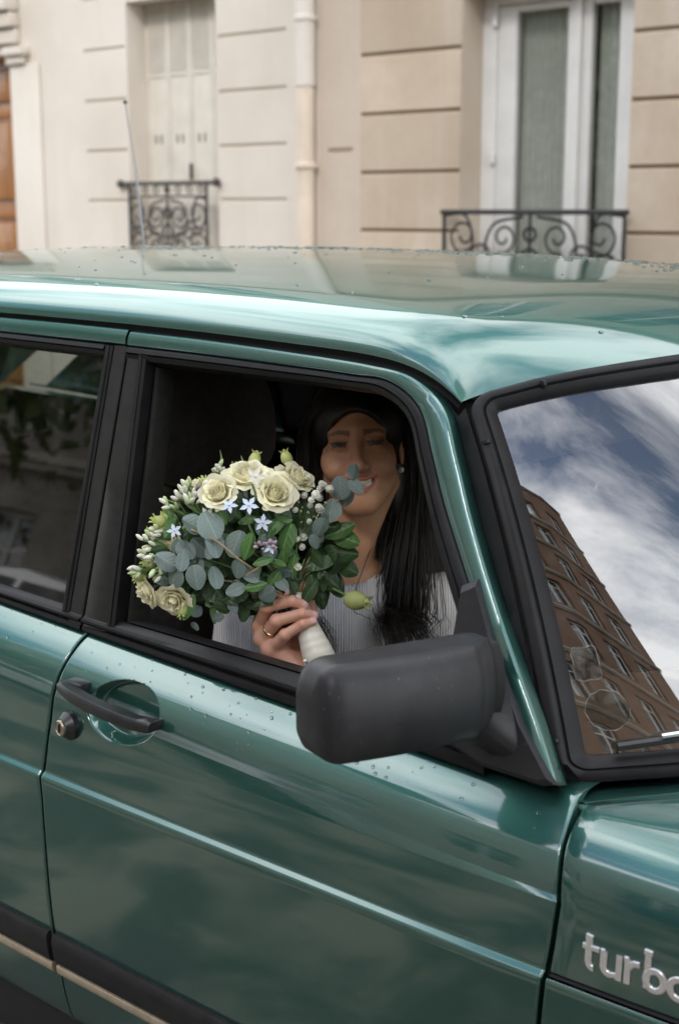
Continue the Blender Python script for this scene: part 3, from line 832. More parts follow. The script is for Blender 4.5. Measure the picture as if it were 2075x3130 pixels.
topI = [(0.0315, 1.3010), (0.19, 1.2990), (0.32, 1.2955), (0.44, 1.2925), (0.51, 1.2895), (0.553, 1.2870), (0.580, 1.2810), (0.600, 1.2700), (0.618, 1.2480), (0.636, 1.2140), (0.660, 1.1710), (0.683, 1.1280), (0.712, 1.0850), (0.745, 1.0350), (0.785, 0.9750), (0.825, 0.910), (0.850, 0.868)]
band('door_frame', topO, topI, ROUND, 'paint', door, 90)
inn = [(0.0325, 1.2790), (0.19, 1.2770), (0.32, 1.2755), (0.44, 1.2745), (0.505, 1.2725), (0.540, 1.2690), (0.567, 1.2620), (0.585, 1.2500), (0.602, 1.2270), (0.619, 1.1910), (0.640, 1.1500), (0.662, 1.1070), (0.688, 1.0620), (0.718, 1.0150), (0.752, 0.9600), (0.790, 0.900), (0.812, 0.862)]
band('window_seal', [(p[0] + 0.0005, p[1] - 0.0005) for p in topI], inn, SEAL, 'rubber_trim', door, 90)
# pillar covers and run channels, front door
def vstrip(name, xt0, xt1, xb0, xb1, zt, zb, prof, mat, parent):
    band(name, [(xt0, zt), (xb0, zb)], [(xt1, zt), (xb1, zb)], prof, mat, parent, 8, False)
vstrip('pillar_cover', 0.0335, 0.0600, 0.0335, 0.0900, 1.3005, 0.875, FLAT, 'pillar_black', door)
vstrip('run_channel', 0.0605, 0.0780, 0.0905, 0.1080, 1.2945, 0.878, [(0, -0.01), (0, 0.004), (0.1, 0.006), (0.45, 0.006), (0.55, 0.002), (0.65, 0.0055), (1, 0.004), (1, -0.03)], 'rubber_trim', door)
vstrip('inner_channel', 0.0785, 0.0905, 0.1085, 0.1250, 1.2760, 0.885, [(0, -0.02), (0.3, -0.018), (0.5, -0.013), (0.8, -0.013), (1, -0.02), (1, -0.05)], 'pillar_black', door)
# rear door frame
band('door_frame', [(-0.95, 1.326), (-0.6, 1.3300), (-0.30, 1.3305), (-0.13, 1.3295), (0.0285, 1.3270)], [(-0.95, 1.306), (-0.6, 1.306), (-0.30, 1.3050), (-0.13, 1.3035), (0.0265, 1.3020)], ROUND, 'paint', rdoor, 40)
band('window_seal', [(-0.95, 1.3055), (-0.30, 1.3045), (-0.021, 1.3010)], [(-0.95, 1.286), (-0.30, 1.2860), (-0.021, 1.2825)], SEAL, 'rubber_trim', rdoor, 20, False)
vstrip('pillar_cover', -0.0015, 0.0285, -0.0015, 0.0285, 1.3010, 0.875, FLAT, 'pillar_black', rdoor)
vstrip('run_channel', -0.0205, -0.0020, -0.0205, -0.0020, 1.3000, 0.880, [(0, -0.03), (0, 0.003), (0.2, 0.006), (0.5, 0.006), (0.6, 0.002), (0.75, 0.005), (1, 0.004), (1, -0.02)], 'rubber_trim', rdoor)
gl = [(-0.95, 1.288), (-0.019, 1.286), (-0.019, 0.880), (-0.95, 0.905)]
obj('side_glass', [G(x, z, -0.010) for x, z in gl], [(0, 1, 2, 3)], 'side_glass', rdoor, False)
# black sill mouldings under the windows
SILLP = [(0, -0.012), (0.0, 0.001), (0.10, 0.0035), (0.30, 0.003), (0.36, -0.001), (0.42, 0.004), (0.52, 0.008), (0.62, 0.008), (0.70, 0.004), (0.78, 0.003), (1.0, -0.006), (1.0, -0.03)]
band('sill_trim', [(0.0335, sill(0.03) - 0.001), (0.80, sill(0.80) - 0.001)], [(0.0335, 0.8955), (0.80, 0.8885)], SILLP, 'rubber_trim', door, 30, False)
band('sill_trim', [(-0.95, sill(-0.95) - 0.001), (0.0285, sill(0.03) - 0.001)], [(-0.95, 0.920), (0.0285, 0.8960)], SILLP, 'rubber_trim', rdoor, 30, False)
band('glass_slot', [(0.1255, 0.8950), (0.78, 0.8900)], [(0.1255, 0.8990), (0.78, 0.8930)], [(0, -0.02), (0, -0.012), (0.5, -0.008), (1, -0.014), (1, -0.05)], 'rubber', door, 12, False)

# lower mouldings: black strip with a pale metal line under it
def moulding(parent, x0, x1):
    def ring(z0, z1, h, mat, name):
        P = []
        for i in range(14):
            x = x0 + (x1 - x0) * i / 13
            row = []
            for s, q in ((0, -0.004), (0, h * 0.5), (0.12, h * 0.9), (0.3, h), (0.7, h), (0.88, h * 0.9), (1, h * 0.5), (1, -0.004)):
                z = z0 + (z1 - z0) * s; row.append((x, side_y(x, z) - q, z))
            P.append(row)
        V = np.array(P); nr, nc = V.shape[:2]
        obj(name, V.reshape(-1, 3), gridfaces(nr, nc) + [tuple(range(nc)), tuple((nr - 1) * nc + k for k in range(nc))], mat, parent)
    ring(0.304, 0.3605, 0.012, 'rubber', 'side_moulding'); ring(0.284, 0.3035, 0.010, 'brass_strip', 'bright_strip')
moulding(door, -0.003, 0.905); moulding(rdoor, -0.75, -0.016)

# door handle, its mount and the lock
hb = MB()
pts = spline([(0.058, -0.835, 0.7995), (0.100, -0.844, 0.7945), (0.165, -0.848, 0.7890), (0.225, -0.845, 0.7850), (0.266, -0.836, 0.7835)], 26)
secs = []
for i, p in enumerate(pts):
    u = i / 25; hh = 0.0088 + 0.0010 * math.sin(u * 3.14)
    if i in (0, 25): hh *= 0.75
    sec = [(-0.010, -hh), (-0.0125, -hh * 0.6), (-0.0125, hh * 0.55), (-0.009, hh), (0.007, hh), (0.010, hh * 0.6), (0.010, -hh * 0.7), (0.006, -hh)]
    secs.append([(p[0], p[1] + a, p[2] + c) for a, c in sec])
V = np.array(secs)
hd = obj('door_handle', V.reshape(-1, 3), gridfaces(26, 8, True) + [tuple(range(8)), tuple(25 * 8 + k for k in range(8))], 'black_plastic', door, True, 50)
MB().box(0.058, 0.100, -0.838, -0.808, 0.786, 0.809, 0.007).build('handle_mount', 'black_plastic', door)
MB().box(0.250, 0.2665, -0.836, -0.79, 0.775, 0.791, 0.005).build('handle_mount', 'black_plastic', door)
MB().lathe([(0.0225, -0.004), (0.0225, 0.006), (0.019, 0.010), (0.0135, 0.016)], 24, (0.0655, side_y(0.0655, 0.735) + 0.001, 0.735), (-0.12, -1, 0)).build('lock_housing', 'black_plastic', door)
MB().lathe([(0.0128, 0.010), (0.0128, 0.019), (0.0110, 0.0208), (0.0104, 0.0198), (0.0016, 0.0198)], 24, (0.0655, side_y(0.0655, 0.735) + 0.001, 0.735), (-0.12, -1, 0)).build('lock_cylinder', 'lock_metal', door)
ly = side_y(0.0655, 0.735) - 0.0196
MB().box(0.0616, 0.0640, ly - 0.0008, ly + 0.004, 0.7285, 0.7415).build('key_slot', 'under_black', door)

# ------------------------------------------------------------------ roof
def x_front(y): return 0.90 - 0.235 * (abs(y) / 0.65) ** 2
def z_front(y):
    a = abs(y) / 0.65; return 1.330 - 0.040 * a ** 2 - 0.020 * a ** 10
ZC = [(-2.0, 1.30), (-1.5, 1.385), (-1.2, 1.412), (-0.8, 1.427), (-0.4, 1.4325), (0.0, 1.432), (0.3, 1.426), (0.5, 1.4165), (0.7, 1.404), (0.9, 1.388)]
ZD = [(-2.0, 1.20), (-1.2, 1.322), (-0.8, 1.335), (-0.31, 1.341), (0.03, 1.338), (0.216, 1.334), (0.39, 1.3275), (0.50, 1.3235), (0.66, 1.3175), (0.9, 1.308)]
def smooth_tab(tab, sg):
    xs_ = np.arange(tab[0][0] - 0.4, tab[-1][0] + 0.4, 0.002); zs_ = np.interp(xs_, [p[0] for p in tab], [p[1] for p in tab])
    k = np.exp(-0.5 * (np.arange(-150, 151) * 0.002 / sg) ** 2); k /= k.sum()
    zs_ = np.convolve(np.pad(zs_, 150, mode='edge'), k, mode='valid')
    return lambda x: float(np.interp(x, xs_, zs_))
zc_, zd_ = smooth_tab(ZC, 0.09), smooth_tab(ZD, 0.05)
YD = 0.652
def z_cross(x, y):
    a = min(1.0, abs(y) / YD); d = YD - abs(y)
    tot = zc_(x) - zd_(x); crown = min(0.05, tot * 0.5); rem = tot - crown
    W = 0.10; e = 0.0
    if d < W: e = 1 - math.sqrt(max(0.0, 1 - (1 - d / W) ** 2))
    return zc_(x) - crown * a ** 2.2 - rem * e
def z_roof(x, y):
    e = max(0.0, x_front(y) - x); z = z_cross(x, y); Lf = 0.32
    if e < Lf:
        a = min(1.0, abs(y) / YD)
        k = max(0.0, z_cross(x_front(y), y) - z_front(y)); z -= k * (1 - e / Lf) ** (2.4 + 2.8 * a * a)
    return z
hw = np.r_[0.0, 0.0004, 0.0012, 0.0025, 0.0045, 0.007, 0.010, 0.014, 0.019, 0.025, 0.032, 0.040, 0.050, 0.062, 0.076, 0.090, 0.105, np.linspace(0.125, YD, 26)]
ys = np.r_[-(YD - hw), (YD - hw)[::-1][1:]]
P = []
NU = 110
for i in range(NU):
    u = i / (NU - 1); u = 1 - (1 - u) ** 1.5
    row = []
    for y in ys:
        x = -1.25 + (x_front(y) + 1.25) * u
        row.append((x, y, z_roof(x, y)))
    L, Rr = row[0], row[-1]
    lip = [(L[0], L[1] + 0.030, L[2] - 0.004), (L[0], L[1] + 0.006, L[2] - 0.0036), (L[0], L[1] - 0.0004, L[2] - 0.0022)]
    P.append(lip + row + [(q[0], -q[1], q[2]) for q in lip[::-1]])
roof = grid('roof', P, 'paint', car, 60)
# headliner under the roof skin
P = [[(x, y, z_roof(min(x, x_front(y)), y) - 0.03) for y in np.linspace(-0.60, 0.60, 17)] for x in np.linspace(-1.2, 0.62, 20)]
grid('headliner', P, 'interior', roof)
# rain gutter: black channel between roof lip and doors
P = []
for i in range(90):
    x = -1.2 + (0.655 + 1.2) * i / 89
    z = z_roof(x, -YD)
    P.append([(x, -YD + 0.012, z - 0.003), (x, -YD + 0.012, z - 0.012), (x, -YD + 0.004, z - 0.016), (x, -YD + 0.012, z - 0.030)])
g = grid('rain_gutter', P, 'under_black', car)
c2 = g.copy(); c2.scale = (1, -1, 1); link(c2, car)

# ------------------------------------------------------------------ windscreen with its rubber surround
def x_bot(y): return 1.285 - 0.385 * (abs(y) / 0.70) ** 2
def ws(s, t_):
    """s -1..1 across, t 0 (top) .. 1 (bottom)"""
    yt, yb = s * 0.655, s * 0.742
    T = np.array((x_front(yt) + 0.006, yt, z_front(yt) - 0.002)); Bm = np.array((x_bot(yb) + 0.012, yb, 0.832 + 0.03 * (1 - s * s)))
    p = T + (Bm - T) * t_
    bul = 4 * t_ * (1 - t_)
    return p + np.array((0.016, 0.010 * s, 0.012)) * bul
def ws_n(s, t_):
    e = 1e-3
    a = ws(s + e, t_) - ws(s - e, t_); b_ = ws(s, t_ + e) - ws(s, t_ - e)
    n = np.cross(b_, a); n /= np.linalg.norm(n)
    return n if n[0] > 0 else -n
S_ = np.linspace(-0.96, 0.96, 60); T_ = np.linspace(0.040, 0.950, 40)
gw = grid('windscreen', [[ws(s, t_) - ws_n(s, t_) * 0.006 for s in S_] for t_ in T_], 'windscreen_glass', car, 0)
def loop(a, tt, tb, r):
    """rounded rectangle in (s,t) with matching point count"""
    out = []
    def arc(cs, ct, a0):
        for k in range(7):
            q = a0 + k / 6 * math.pi / 2; out.append((cs + r * math.cos(q), ct + r * math.sin(q) * 1.5))
    n = 24
    ct, cb = tt + r * 1.5, tb - r * 1.5; cs = a - r
    arc(cs, cb, 0); out.extend([(cs - 2 * cs * k / n, tb) for k in range(1, n)]); arc(-cs, cb, math.pi / 2)
    out.extend([(-a, cb + (ct - cb) * k / n) for k in range(1, n)]); arc(-cs, ct, math.pi); out.extend([(-cs + 2 * cs * k / n, tt) for k in range(1, n)]); arc(cs, ct, 1.5 * math.pi)
    out.extend([(a, ct + (cb - ct) * k / n) for k in range(1, n)])
    return out
lo_, li_ = loop(0.995, -0.006, 1.006, 0.035), loop(0.953, 0.046, 0.944, 0.010)
prof = [(0, -0.010), (0, 0.002), (0.05, 0.008), (0.22, 0.011), (0.42, 0.010), (0.50, 0.006), (0.56, 0.008), (0.8, 0.004), (1.0, -0.002), (1.0, -0.02)]
P = []
for h in prof:
    P.append([ws(o[0] + (i[0] - o[0]) * h[0], o[1] + (i[1] - o[1]) * h[0]) + ws_n(min(max(o[0], -0.99), 0.99), min(max(o[1], 0.01), 0.99)) * h[1] for o, i in zip(lo_, li_)])
P = np.array(P)
obj('windscreen_rubber', P.reshape(-1, 3), gridfaces(P.shape[0], P.shape[1], True), 'rubber_trim', gw, True, 45)
# corner clips of the rubber (seams)
for s, t_ in ((-0.87, 0.018), (-0.985, 0.13), (-0.985, 0.90), (-0.84, 0.985)):
    q = ws(s, t_) + ws_n(s, t_) * 0.0095
    MB().lathe([(0.002, -0.004), (0.006, -0.002), (0.006, 0.002), (0.002, 0.004)], 8, q, (0.3, 0.8, 0.1) if t_ < 0.1 or t_ > 0.95 else (0.4, 0, -0.8)).build('rubber_clip', 'rubber', gw)
# black filler between A-pillar frame and rubber
P = []
for i in range(30):
    t_ = i / 29
    e = ws(-1.0, t_)
    k = np.interp(t_, np.linspace(0, 1, len(topO) - 7), [p[0] for p in topO[7:]]), np.interp(t_, np.linspace(0, 1, len(topO) - 7), [p[1] for p in topO[7:]])
    q = np.array(G(k[0] + 0.001, k[1], -0.012))
    P.append([e + np.array((0.004, 0.0, -0.004)), e + np.array((-0.006, -0.002, -0.016)), q + np.array((0.0, 0.006, 0)), q - np.array((0.03, -0.02, 0))])
a_p = grid('pillar_filler', P, 'rubber', car)
c2 = a_p.copy(); c2.scale = (1, -1, 1); link(c2, car)
# two old inspection stickers low on the glass
def sticker(cs, ct, ws_, wt, round_):
    V = []; F = []
    n = 26
    c = ws(cs, ct) + ws_n(cs, ct) * -0.004
    ring = []
    rr_ = random.Random(int(cs * -1000))
    for k in range(n):
        a = 2 * math.pi * k / n
        e = 1.0 if round_ else 1.0 / max(abs(math.cos(a)), abs(math.sin(a))) * 0.86
        e *= rr_.uniform(0.95, 1.05)
        ring.append(ws(cs + ws_ * math.cos(a) * e, ct + wt * math.sin(a) * e) - ws_n(cs, ct) * 0.0045)
    V = [c] + ring
    F = [(0, k + 1, (k + 1) % n + 1) for k in range(n)]
    o = obj('sticker', V, F, 'sticker', gw, False)
    MB().tube(ring + [ring[0]], [0.00045 * rr_.uniform(0.1, 1.0) for _ in range(n + 1)], 5, False).build('sticker_edge', 'sticker_edge', gw)
simple('sticker_edge', (0.34, 0.33, 0.30), 0.7, var=0.3, nscale=300)
sticker(-0.930, 0.725, 0.018, 0.047, False)
sticker(-0.917, 0.840, 0.026, 0.048, True)
# wiper: blade lying low on the glass
wp = [ws(s, t_) + ws_n(s, t_) * 0.010 for s, t_ in zip(np.linspace(-0.918, -0.25, 14), np.linspace(0.926, 0.850, 14))]
wb = MB().tube(wp, 0.0055, 6).build('wiper', 'black_plastic', car)
MB().tube([Vector(p) + Vector((0.002, -0.003, 0.007)) for p in wp[1:]], 0.0032, 6).build('blade_spine', 'chrome', wb)
MB().tube([ws(-0.72, 0.915) + ws_n(-0.7, 0.92) * 0.018, ws(-0.5, 0.93) + ws_n(-0.5, 0.9) * 0.03, ws(-0.35, 1.02) + ws_n(-0.35, 0.99) * 0.02], 0.006, 6).build('wiper_arm', 'black_plastic', wb)

# ------------------------------------------------------------------ clamshell bonnet and scuttle panel
def x_seam(y): return 1.372 - 0.385 * (abs(y) / 0.70) ** 2
BP = spline([(0.8366, 0.6470), (0.8352, 0.68), (0.8325, 0.72), (0.8270, 0.757), (0.8165, 0.785), (0.7990, 0.806), (0.7750, 0.820), (0.745, 0.8285), (0.70, 0.836), (0.60, 0.848), (0.45, 0.861), (0.25, 0.871), (0.0, 0.875)], 60)
def bon(x, k):
    y, z = BP[k]
    dx = max(0, x - 0.93)
    z2 = 0.647 + (z - 0.647) * (1 - 0.10 * dx - 0.16 * dx * dx * 0.6)
    return x, -(y * (1 - 0.035 * dx * dx) - plan(x) * (1 if y > 0.7 else y / 0.7)), z2
half = []
for k in range(len(BP)):
    y, z = BP[k]
    xr = (xA(z) + GAP) if y > 0.765 else x_seam(y)
    if 0.745 < y <= 0.765: xr = max(xr, 0.0)
    line = []
    for j, dx in enumerate((0.0, 0.0, 0.001, 0.003)):
        x, yy, zz = bon(xr + dx, k)
        ins = (0.02, 0.003, 0.001, 0.0)[j]
        if y > 0.79: line.append((x, yy + ins, zz))
        else: line.append((x, yy, zz - ins))
    for a in np.linspace(0, 1, 46)[1:]:
        line.append(bon(xr + 0.003 + (2.0 - xr) * a, k))
    half.append(line)
lip = [(x, y + 0.02, z) for x, y, z in half[0]]
full = [lip] + half + [[(x, -y, z) for x, y, z in r] for r in half[::-1][1:]] + [[(x, -y, z) for x, y, z in lip]]
bonnet = grid('bonnet', full, 'paint', car, 55)
# scuttle: painted strip from the windscreen rubber to the bonnet seam
P = []
for s in np.linspace(-1, 1, 61):
    y = s * 0.752
    a = ws(max(-1, min(1, y / 0.742)), 1.0)
    xs_ = x_seam(y) - 0.0045
    kk = int(np.argmin([abs(q[0] - abs(y)) for q in BP])); zs_ = float(np.interp(abs(y), BP[::-1, 0], BP[::-1, 1]))
    z_a = a[2] - 0.012
    row = [(a[0] - 0.02, y, z_a - 0.004)]
    for u in np.linspace(0, 1, 8): row.append((a[0] + (xs_ - a[0]) * u, y, z_a + (zs_ - 0.0008 - z_a) * (u ** 0.8)))
    row += [(xs_ + 0.0015, y, zs_ - 0.003), (xs_ + 0.0018, y, zs_ - 0.02)]
    P.append(row)
grid('scuttle_panel', P, 'paint', car, 55)
box('scuttle_drain', 0.90, 1.75, -0.70, 0.70, 0.55, 0.74, 'under_black', car)
b = MB()
P = []
for i in range(20):
    z = 0.645 + 0.125 * i / 19
    P.append([(xA(z) - 0.015, side_y(0.93, min(z, 0.83)) + 0.02, z), (xA(z) + 0.02, side_y(0.93, min(z, 0.83)) + 0.02, z)])
grid('wing_seal', P, 'under_black', car)
# thin dark gap and lip between bonnet edge and front wing
P = [[(x, -0.8448 + plan(x) + 0.004, 0.6435), (x, -0.8448 + plan(x) + 0.0095, 0.6445), (x, -0.8448 + plan(x) + 0.03, 0.640)] for x in np.linspace(0.935, 2.0, 20)]
grid('wing_gap', P, 'under_black', car)

# ------------------------------------------------------------------ turbo lettering on the bonnet side
em = empty('emblem', (0, 0, 0), car)
EX, EZ = 0.972, 0.6675
def stroke(pts, w=0.0058):
    """flat metal stroke with bevelled shoulders, in emblem millimetres"""
    pts = [Vector((p[0], p[1])) for p in pts]; out = []
    for i, p in enumerate(pts):
        d = (pts[min(i + 1, len(pts) - 1)] - pts[max(i - 1, 0)]).normalized(); n = Vector((-d.y, d.x))
        ww = w * 1000 / 2
        row = []
        for q, h in ((-1, 0.0), (-1, 1.8), (-0.72, 2.7), (0.72, 2.7), (1, 1.8), (1, 0.0)):
            e = p + n * (q * ww); x = EX + e.x * 1.13 / 1000; z = EZ + e.y / 1000
            row.append((x, side_y(x, z) - h / 1000, z))
        out.append(row)
    V = np.array(out); nr, nc = V.shape[:2]
    return V.reshape(-1, 3), gridfaces(nr, nc) + [tuple(range(nc)), tuple((nr - 1) * nc + k for k in range(nc))]
def arc_(cx, cy, rx, ry, a0, a1, n=16): return [(cx + rx * math.cos(R_(a0 + (a1 - a0) * i / n)), cy + ry * math.sin(R_(a0 + (a1 - a0) * i / n))) for i in range(n + 1)]
letters = {
    't': [[(9, 40), (9, 12)] + arc_(15, 11, 6, 8, 180, 275), [(2.5, 27), (21, 27)], [(5.5, 39.5), (13, 38.5)]],
    'u': [[(26, 28), (26, 12)] + arc_(33.5, 11, 7.5, 8.2, 180, 275), [(43, 29), (43, 0)], [(34, 3), (40.5, 4.5)], [(22.5, 27.5), (27, 27.5)]],
    'r': [[(52, 29), (52, 0)], [(52, 17), (55, 22), (59, 25.5), (65, 26)], [(48.5, 28), (53, 28)]],
    'b': [[(73, 45), (73, 3)], arc_(81.5, 14, 9.5, 11.2, -200, 160, 28), [(69, 44.5), (77.5, 44)]],
    'o': [arc_(107, 14, 9.8, 11.2, 0, 360, 30)]}
for ch, ss in letters.items():
    b = MB()
    for s in ss: b.add(*stroke(s, 0.0074 if len(s) > 2 else 0.0066))
    b.build('letter_' + ch, 'emblem_metal', em, True, 25)

# ------------------------------------------------------------------ door mirror
mb = MB()
base = [(0.728, 1.050), (0.750, 1.062), (0.790, 0.990), (0.850, 0.905), (0.903, 0.851), (0.888, 0.846), (0.80, 0.848), (0.745, 0.862), (0.728, 0.93)]
def fan(off, sc=1.0):
    c = (0.79, 0.93); return [G(c[0] + (x - c[0]) * sc, c[1] + (z - c[1]) * sc, off) for x, z in base]
n = len(base)
V = fan(-0.01) + fan(0.010) + fan(0.017, 0.93)
F = [(a * n + k, a * n + (k + 1) % n, (a + 1) * n + (k + 1) % n, (a + 1) * n + k) for a in range(2) for k in range(n)] + [tuple(2 * n + k for k in range(n))]
mir = obj('side_mirror', V, F, 'mirror_plastic', car, True, 30)
# swept arm from base to housing
V = []
sec0 = [(0.755, -0.752, 1.005), (0.800, -0.752, 0.985), (0.842, -0.772, 0.915), (0.868, -0.782, 0.862), (0.80, -0.782, 0.857), (0.755, -0.775, 0.90)]
sec1 = [(0.765, -0.790, 1.000), (0.808, -0.785, 0.980), (0.830, -0.800, 0.930), (0.838, -0.806, 0.895), (0.80, -0.806, 0.880), (0.762, -0.800, 0.90)]
sec2 = [(0.770, -0.815, 0.995), (0.812, -0.812, 0.985), (0.826, -0.815, 0.940), (0.826, -0.818, 0.905), (0.80, -0.82, 0.890), (0.768, -0.82, 0.905)]
V = sec0 + sec1 + sec2
ar = obj('mirror_arm', V, gridfaces(3, 6, True), 'mirror_plastic', mir, True, 60)
ar.modifiers.new('s', 'SUBSURF').levels = 2; ar.modifiers['s'].render_levels = 2
# housing: rounded shell, deeper on the front, open towards the rear where the glass sits
def housing():
    O = Vector((0.819, -0.8055, 0.9645)); out_d = Vector((-0.075, -0.235, 0.0035)).normalized(); fw = Vector((0.235, -0.075, 0)).normalized(); up = Vector((0, 0, 1))
    Lh = 0.243; secs = []
    NS = 44
    for i in range(NS):
        u = i / (NS - 1)
        # end rounding
        e = 1.0
        if u < 0.10: e = 0.90 + 0.10 * math.sqrt(max(0, 1 - (1 - u / 0.10) ** 2))
        if u > 0.86: e = 0.52 + 0.48 * math.sqrt(max(0.0, 1 - ((u - 0.86) / 0.14) ** 2.6))
        h_up = 0.0630 * (0.94 + 0.08 * u) * e; h_dn = 0.0540 * (1.0 - 0.10 * u) * e
        d_f = 0.050 * (0.80 + 0.20 * math.sin(math.pi * min(1, u * 1.05))) * (e if u > 0.5 else 1)
        if u < 0.16: d_f *= 0.45 + 0.55 * (u / 0.16)
        d_b = 0.030
        row = []
        N = 40
        for k in range(N):
            a = 2 * math.pi * k / N
            ca, sa = math.cos(a), math.sin(a)
            p_ = 9.0
            rr_ = (abs(ca) ** p_ + abs(sa) ** p_) ** (-1 / p_)
            fx, uz = ca * rr_, sa * rr_
            dd = (d_f if fx > 0 else d_b) * fx
            # front face leans back towards the top edge
            hz = (h_up if uz > 0 else h_dn) * uz
            if fx > 0: dd -= 0.016 * max(0, uz) ** 2 * fx + 0.012 * max(0, -uz) ** 2 * fx
            row.append(O + out_d * (u * Lh) + fw * dd + up * (hz - 0.003 * u))
        secs.append(row)
    V = [p for r in secs for p in r]; N = 40
    F = gridfaces(NS, N, True) + [tuple(range(N)), tuple((NS - 1) * N + k for k in range(N))]
    return V, F, O, out_d, fw, up
V, F, O, od, fwd_, up_ = housing()
obj('mirror_housing', V, F, 'mirror_plastic', mir, True, 60)
N_ = 40; r0 = [Vector(p) for p in V[:N_]]; cc = sum(r0, Vector()) / N_
hv_ = [cc + (p - cc) * 0.90 for p in r0] + [cc + (p - cc) * 0.90 - od * 0.014 for p in r0]
obj('hinge_gap', hv_, [(k, (k + 1) % N_, N_ + (k + 1) % N_, N_ + k) for k in range(N_)] + [tuple(range(N_, 2 * N_))], 'under_black', mir)
c = O + od * 0.125 - fwd_ * 0.0305
obj('mirror_glass', [c + od * a + up_ * b_ for a, b_ in ((-0.10, -0.05), (0.10, -0.05), (0.10, 0.05), (-0.10, 0.05))], [(0, 1, 2, 3)], 'chrome', mir, False)

# ------------------------------------------------------------------ left side, tail, front and wheels
for src in (door, rdoor, fender, quarter):
    c2 = copy_tree(src, car); c2.scale = (1, -1, 1)
for src in (mir,):
    c2 = copy_tree(src, car); c2.scale = (1, -1, 1)
gl = [(0.06, 1.288), (0.59, 1.286), (0.80, 0.89), (0.06, 0.890)]
def Gl(x, z, o): p = G(x, z, o); return (p.x, -p.y, p.z)
obj('left_front_glass', [Gl(x, z, -0.012) for x, z in gl], [(0, 1, 2, 3)], 'dark_glass', car, False)
gl = [(-0.95, 1.288), (-0.019, 1.286), (-0.019, 0.880), (-0.95, 0.905)]
obj('left_rear_glass', [Gl(x, z, -0.018) for x, z in gl], [(0, 1, 2, 3)], 'dark_glass', car, False)
# rear pillar and tailgate
for s in (-1, 1):
    P = []
    for x in np.linspace(-0.95, -2.1, 14):
        zt = float(np.interp(x, [-2.1, -1.6, -1.25, -0.95], [0.90, 1.18, 1.315, 1.333])); zb = sill(x)
        P.append([(x, s * -(-0.775 + 0.263 * (max(z, 0.86) - 0.86)), z) for z in np.linspace(zb, max(zb + 0.005, zt), 6)])
    grid('rear_pillar', P, 'paint', car)
P = [[(x, y, float(np.interp(x, [-2.15, -1.6, -1.248], [0.93, 1.26, z_roof(-1.248, y)]))) for y in np.linspace(-0.64, 0.64, 13)] for x in (-1.248, -1.4, -1.6, -1.85, -2.15)]
grid('tailgate', P, 'paint', car)
P = [[(-2.15 - 0.03 * math.sin(z * 3), y, z) for y in np.linspace(-0.77, 0.77, 9)] for z in np.linspace(0.25, 0.93, 8)]
grid('tail_panel', P, 'paint', car)
P = [[(2.0 + 0.05 * (1 - (y / 0.8) ** 2), y, z) for y in np.linspace(-0.79, 0.79, 13)] for z in np.linspace(0.25, 0.74, 8)]
nose_ = grid('nose_panel', P, 'black_plastic', car)
for s in (-1, 1): MB().box(2.01, 2.045, *sorted((s * 0.40, s * 0.70)), 0.58, 0.70, 0.012).build('headlight', 'lamp_glass', nose_)
for x0, x1 in ((2.02, 2.16), (-2.28, -2.14)): box('bumper', x0, x1, -0.80, 0.80, 0.36, 0.52, 'rubber', car, 0.03)
for wx in (1.42, -1.10):
    for s in (-1, 1):
        w_ = MB().lathe([(0.19, -0.095), (0.27, -0.10), (0.30, -0.085), (0.305, 0), (0.30, 0.085), (0.27, 0.10), (0.19, 0.095)], 32, (wx, s * 0.71, 0.303), (0, s, 0)).build('wheel', 'tyre', car)
        MB().lathe([(0.02, 0.07), (0.07, 0.075), (0.09, 0.055), (0.165, 0.06), (0.19, 0.08), (0.19, 0.0)], 24, (wx, s * 0.71, 0.303), (0, s, 0)).build('rim', 'alloy', w_)
# under-body, floor and inner panels
for s in (-1, 1): box('rocker_cover', -0.78, 1.08, *sorted((s * 0.772, s * 0.70)), 0.075, 0.20, 'under_black', car, 0.01)
box('floor_pan', -2.0, 1.9, -0.69, 0.69, 0.20, 0.26, 'under_black', car)
P = [[(x, s_, z) for x in (-1.2, 0.90)] for s_, z in ((-0.70, 0.26), (-0.735, 0.60), (-0.725, 0.84), (-0.755, 0.868))]
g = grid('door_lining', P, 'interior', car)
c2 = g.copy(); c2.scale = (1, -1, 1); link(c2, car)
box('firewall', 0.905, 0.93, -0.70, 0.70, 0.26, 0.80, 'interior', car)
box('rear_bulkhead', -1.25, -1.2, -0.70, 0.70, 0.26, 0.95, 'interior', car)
P = []
for s in np.linspace(-0.96, 0.96, 25):
    a = ws(s, 0.97)
    P.append([(a[0] - 0.012, a[1], a[2] - 0.006), (a[0] - 0.10, a[1] * 0.98, a[2] + 0.008), (a[0] - 0.30, a[1] * 0.95, a[2] + 0.02), (a[0] - 0.34, a[1] * 0.95, a[2] - 0.01), (a[0] - 0.36, a[1] * 0.95, a[2] - 0.25)])
for r in P:
    for k in range(2, 5): r[k] = (max(0.66, min(r[k][0], 0.86)), max(-0.69, min(0.69, r[k][1])), r[k][2])
grid('dashboard', P, 'dash_brown', car)
b = MB().tube([(0.52 + 0.10 * math.sin(a) * 0.45, 0.36 + 0.185 * math.cos(a), 0.86 + 0.185 * math.sin(a) * 0.9) for a in np.linspace(0, 2 * math.pi, 33)], 0.014, 8)
b.build('steering_wheel', 'black_plastic', car)

